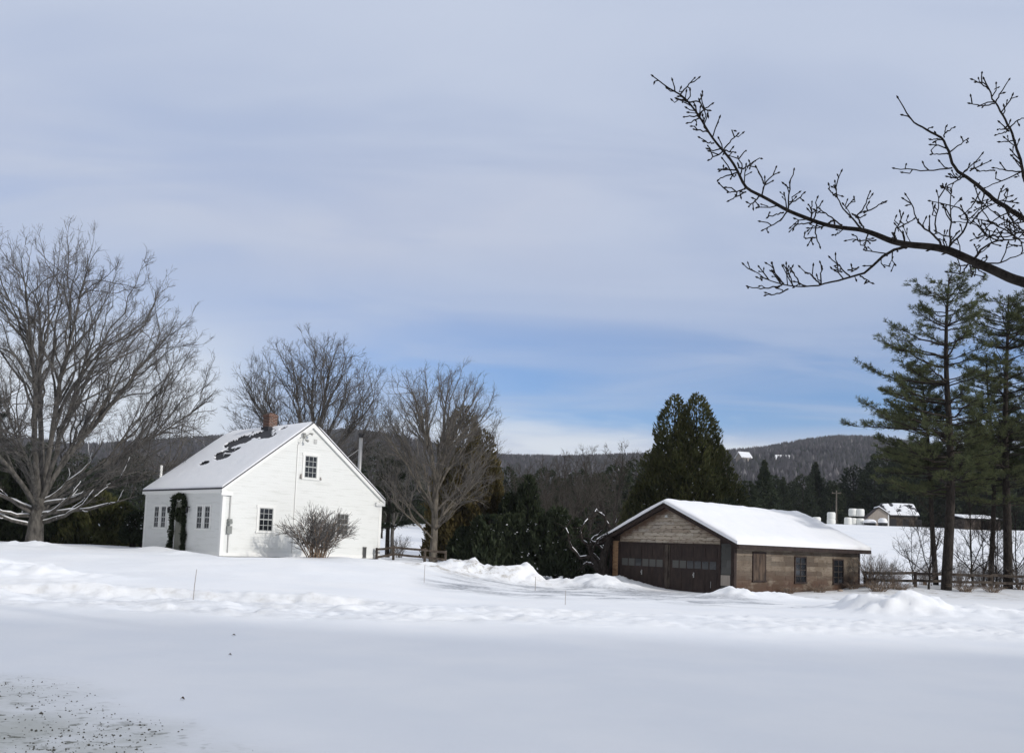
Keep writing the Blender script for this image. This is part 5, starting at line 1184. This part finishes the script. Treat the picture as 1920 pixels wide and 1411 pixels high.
    for pts, w0 in (([(1105, 822), (1060, 770), (1020, 730), (980, 660), (975, 590)], 11), ([(1105, 800), (1085, 765)], 9), ([(1505, 910), (1480, 850), (1410, 820), (1380, 770), (1360, 700), (1330, 655)], 12), ([(1480, 850), (1475, 760), (1500, 710), (1485, 640)], 9), ([(1545, 915), (1600, 850), (1650, 800), (1640, 740), (1580, 710), (1450, 685)], 12), ([(1550, 905), (1555, 800), (1550, 680), (1565, 600)], 10), ([(1650, 800), (1700, 740), (1760, 700), (1855, 660)], 9), ([(1670, 975), (1720, 910), (1790, 880), (1900, 880), (2000, 860)], 13), ([(1640, 1000), (1610, 1050), (1535, 1040)], 9), ([(1680, 990), (1780, 1000), (1860, 970), (1960, 930)], 10),
                   ([(1790, 880), (1720, 860), (1690, 800), (1620, 790), (1575, 790)], 8), ([(1900, 880), (1830, 830), (1760, 800), (1700, 770), (1640, 770)], 9), ([(1960, 850), (1880, 840), (1800, 850), (1740, 830)], 9), ([(1900, 770), (1850, 800), (1790, 850), (1750, 860)], 8), ([(1950, 780), (1870, 800), (1800, 770), (1740, 720), (1700, 690)], 9), ([(1980, 900), (1900, 820), (1840, 760), (1820, 710)], 9), ([(1940, 820), (1830, 870), (1720, 850), (1660, 880)], 8)):
        limb(pts, w0, 4, rng.uniform(-.1, .1), rng.uniform(-.3, .3), 13, .13, 14)
    def feeder(Q, z0, r1):
        st = np.array([0.02, 0, z0]); p = bez(st, st+(Q[0]-st)*[.35, .35, .5], Q[0]-(Q[2]-Q[0])*2.5, Q[0], 8); L.add(p, np.linspace(r1*1.3, r1, 8), 9)
    Q = limb([(2150, 900), (2020, 820), (1920, 775), (1860, 735), (1800, 700), (1720, 635), (1640, 570), (1565, 520), (1550, 450), (1520, 380), (1470, 345), (1420, 325), (1370, 300), (1330, 240), (1290, 170)], 36, 5, .2, -.3, 7, .14, 44); feeder(Q, 5.2, 36*K)
    Q = limb([(2120, 900), (2010, 720), (1935, 620), (1905, 500), (1880, 400), (1850, 320), (1810, 250), (1775, 195), (1745, 130), (1720, 75)], 26, 6, .3, -.2, 9, .14, 36); feeder(Q, 5.9, 26*K)
    for pts in ([(1560, 520), (1500, 530), (1430, 535), (1360, 528), (1272, 522)], [(1550, 440), (1600, 400), (1638, 375)], [(1520, 368), (1530, 315)], [(1525, 345), (1570, 318)], [(1500, 375), (1455, 378)], [(1540, 450), (1458, 452)], [(1600, 560), (1650, 510), (1697, 482)], [(1650, 535), (1750, 485)], [(1620, 562), (1560, 600), (1518, 618)], [(1700, 640), (1660, 720), (1600, 760)], [(1720, 640), (1700, 720), (1750, 790)], [(1860, 735), (1780, 770), (1700, 850)],
                [(1775, 198), (1720, 212), (1650, 198)], [(1778, 192), (1810, 135), (1845, 80)], [(1745, 128), (1700, 95), (1662, 78)], [(1850, 320), (1880, 285), (1935, 265)], [(1850, 322), (1790, 328)], [(1845, 335), (1780, 355)], [(1880, 382), (1800, 390)], [(1903, 500), (1860, 460)], [(1912, 540), (1830, 535), (1770, 520)], [(1775, 533), (1690, 535)], [(1905, 540), (1840, 575), (1780, 590), (1725, 620)]):
        limb(pts, 8, 4.5, rng.uniform(-.05, .05), rng.uniform(-.2, .2), 8, .10, 10)
    tr = link_mesh('trunk', T.mesh('trunk'), M['bark_dark'], t); lb = link_mesh('limbs', L.mesh('limbs'), M['bark_dark'], t); link_mesh('twigs', TW.mesh('twigs'), M['bark_dark'], lb)
    B = Tubes()
    for p, d, s_ in BD: B.add([p-d*s_*.4, p+d*s_*.5, p+d*s_*1.7], [s_*.35, s_*.62, s_*.12], 5)
    link_mesh('buds', B.mesh('buds'), M['bark_dark'], lb)
overhang()

# ------------------------------------------------------------------ winter air
def haze():
    q = MB(); q.box(-1500, 1500, -90, 2700, -150, 175); o = q.build('haze', None); tag(o, 'thin winter haze over the valley', 'haze', kind='stuff')
    m = bpy.data.materials.new('haze'); m.use_nodes = True; nt = m.node_tree; nt.nodes.clear()
    v = nt.nodes.new('ShaderNodeVolumePrincipled'); v.inputs['Color'].default_value = (.85, .9, 1, 1); v.inputs['Density'].default_value = .00017
    out = nt.nodes.new('ShaderNodeOutputMaterial'); nt.links.new(v.outputs[0], out.inputs['Volume']); o.data.materials.append(m)
haze()
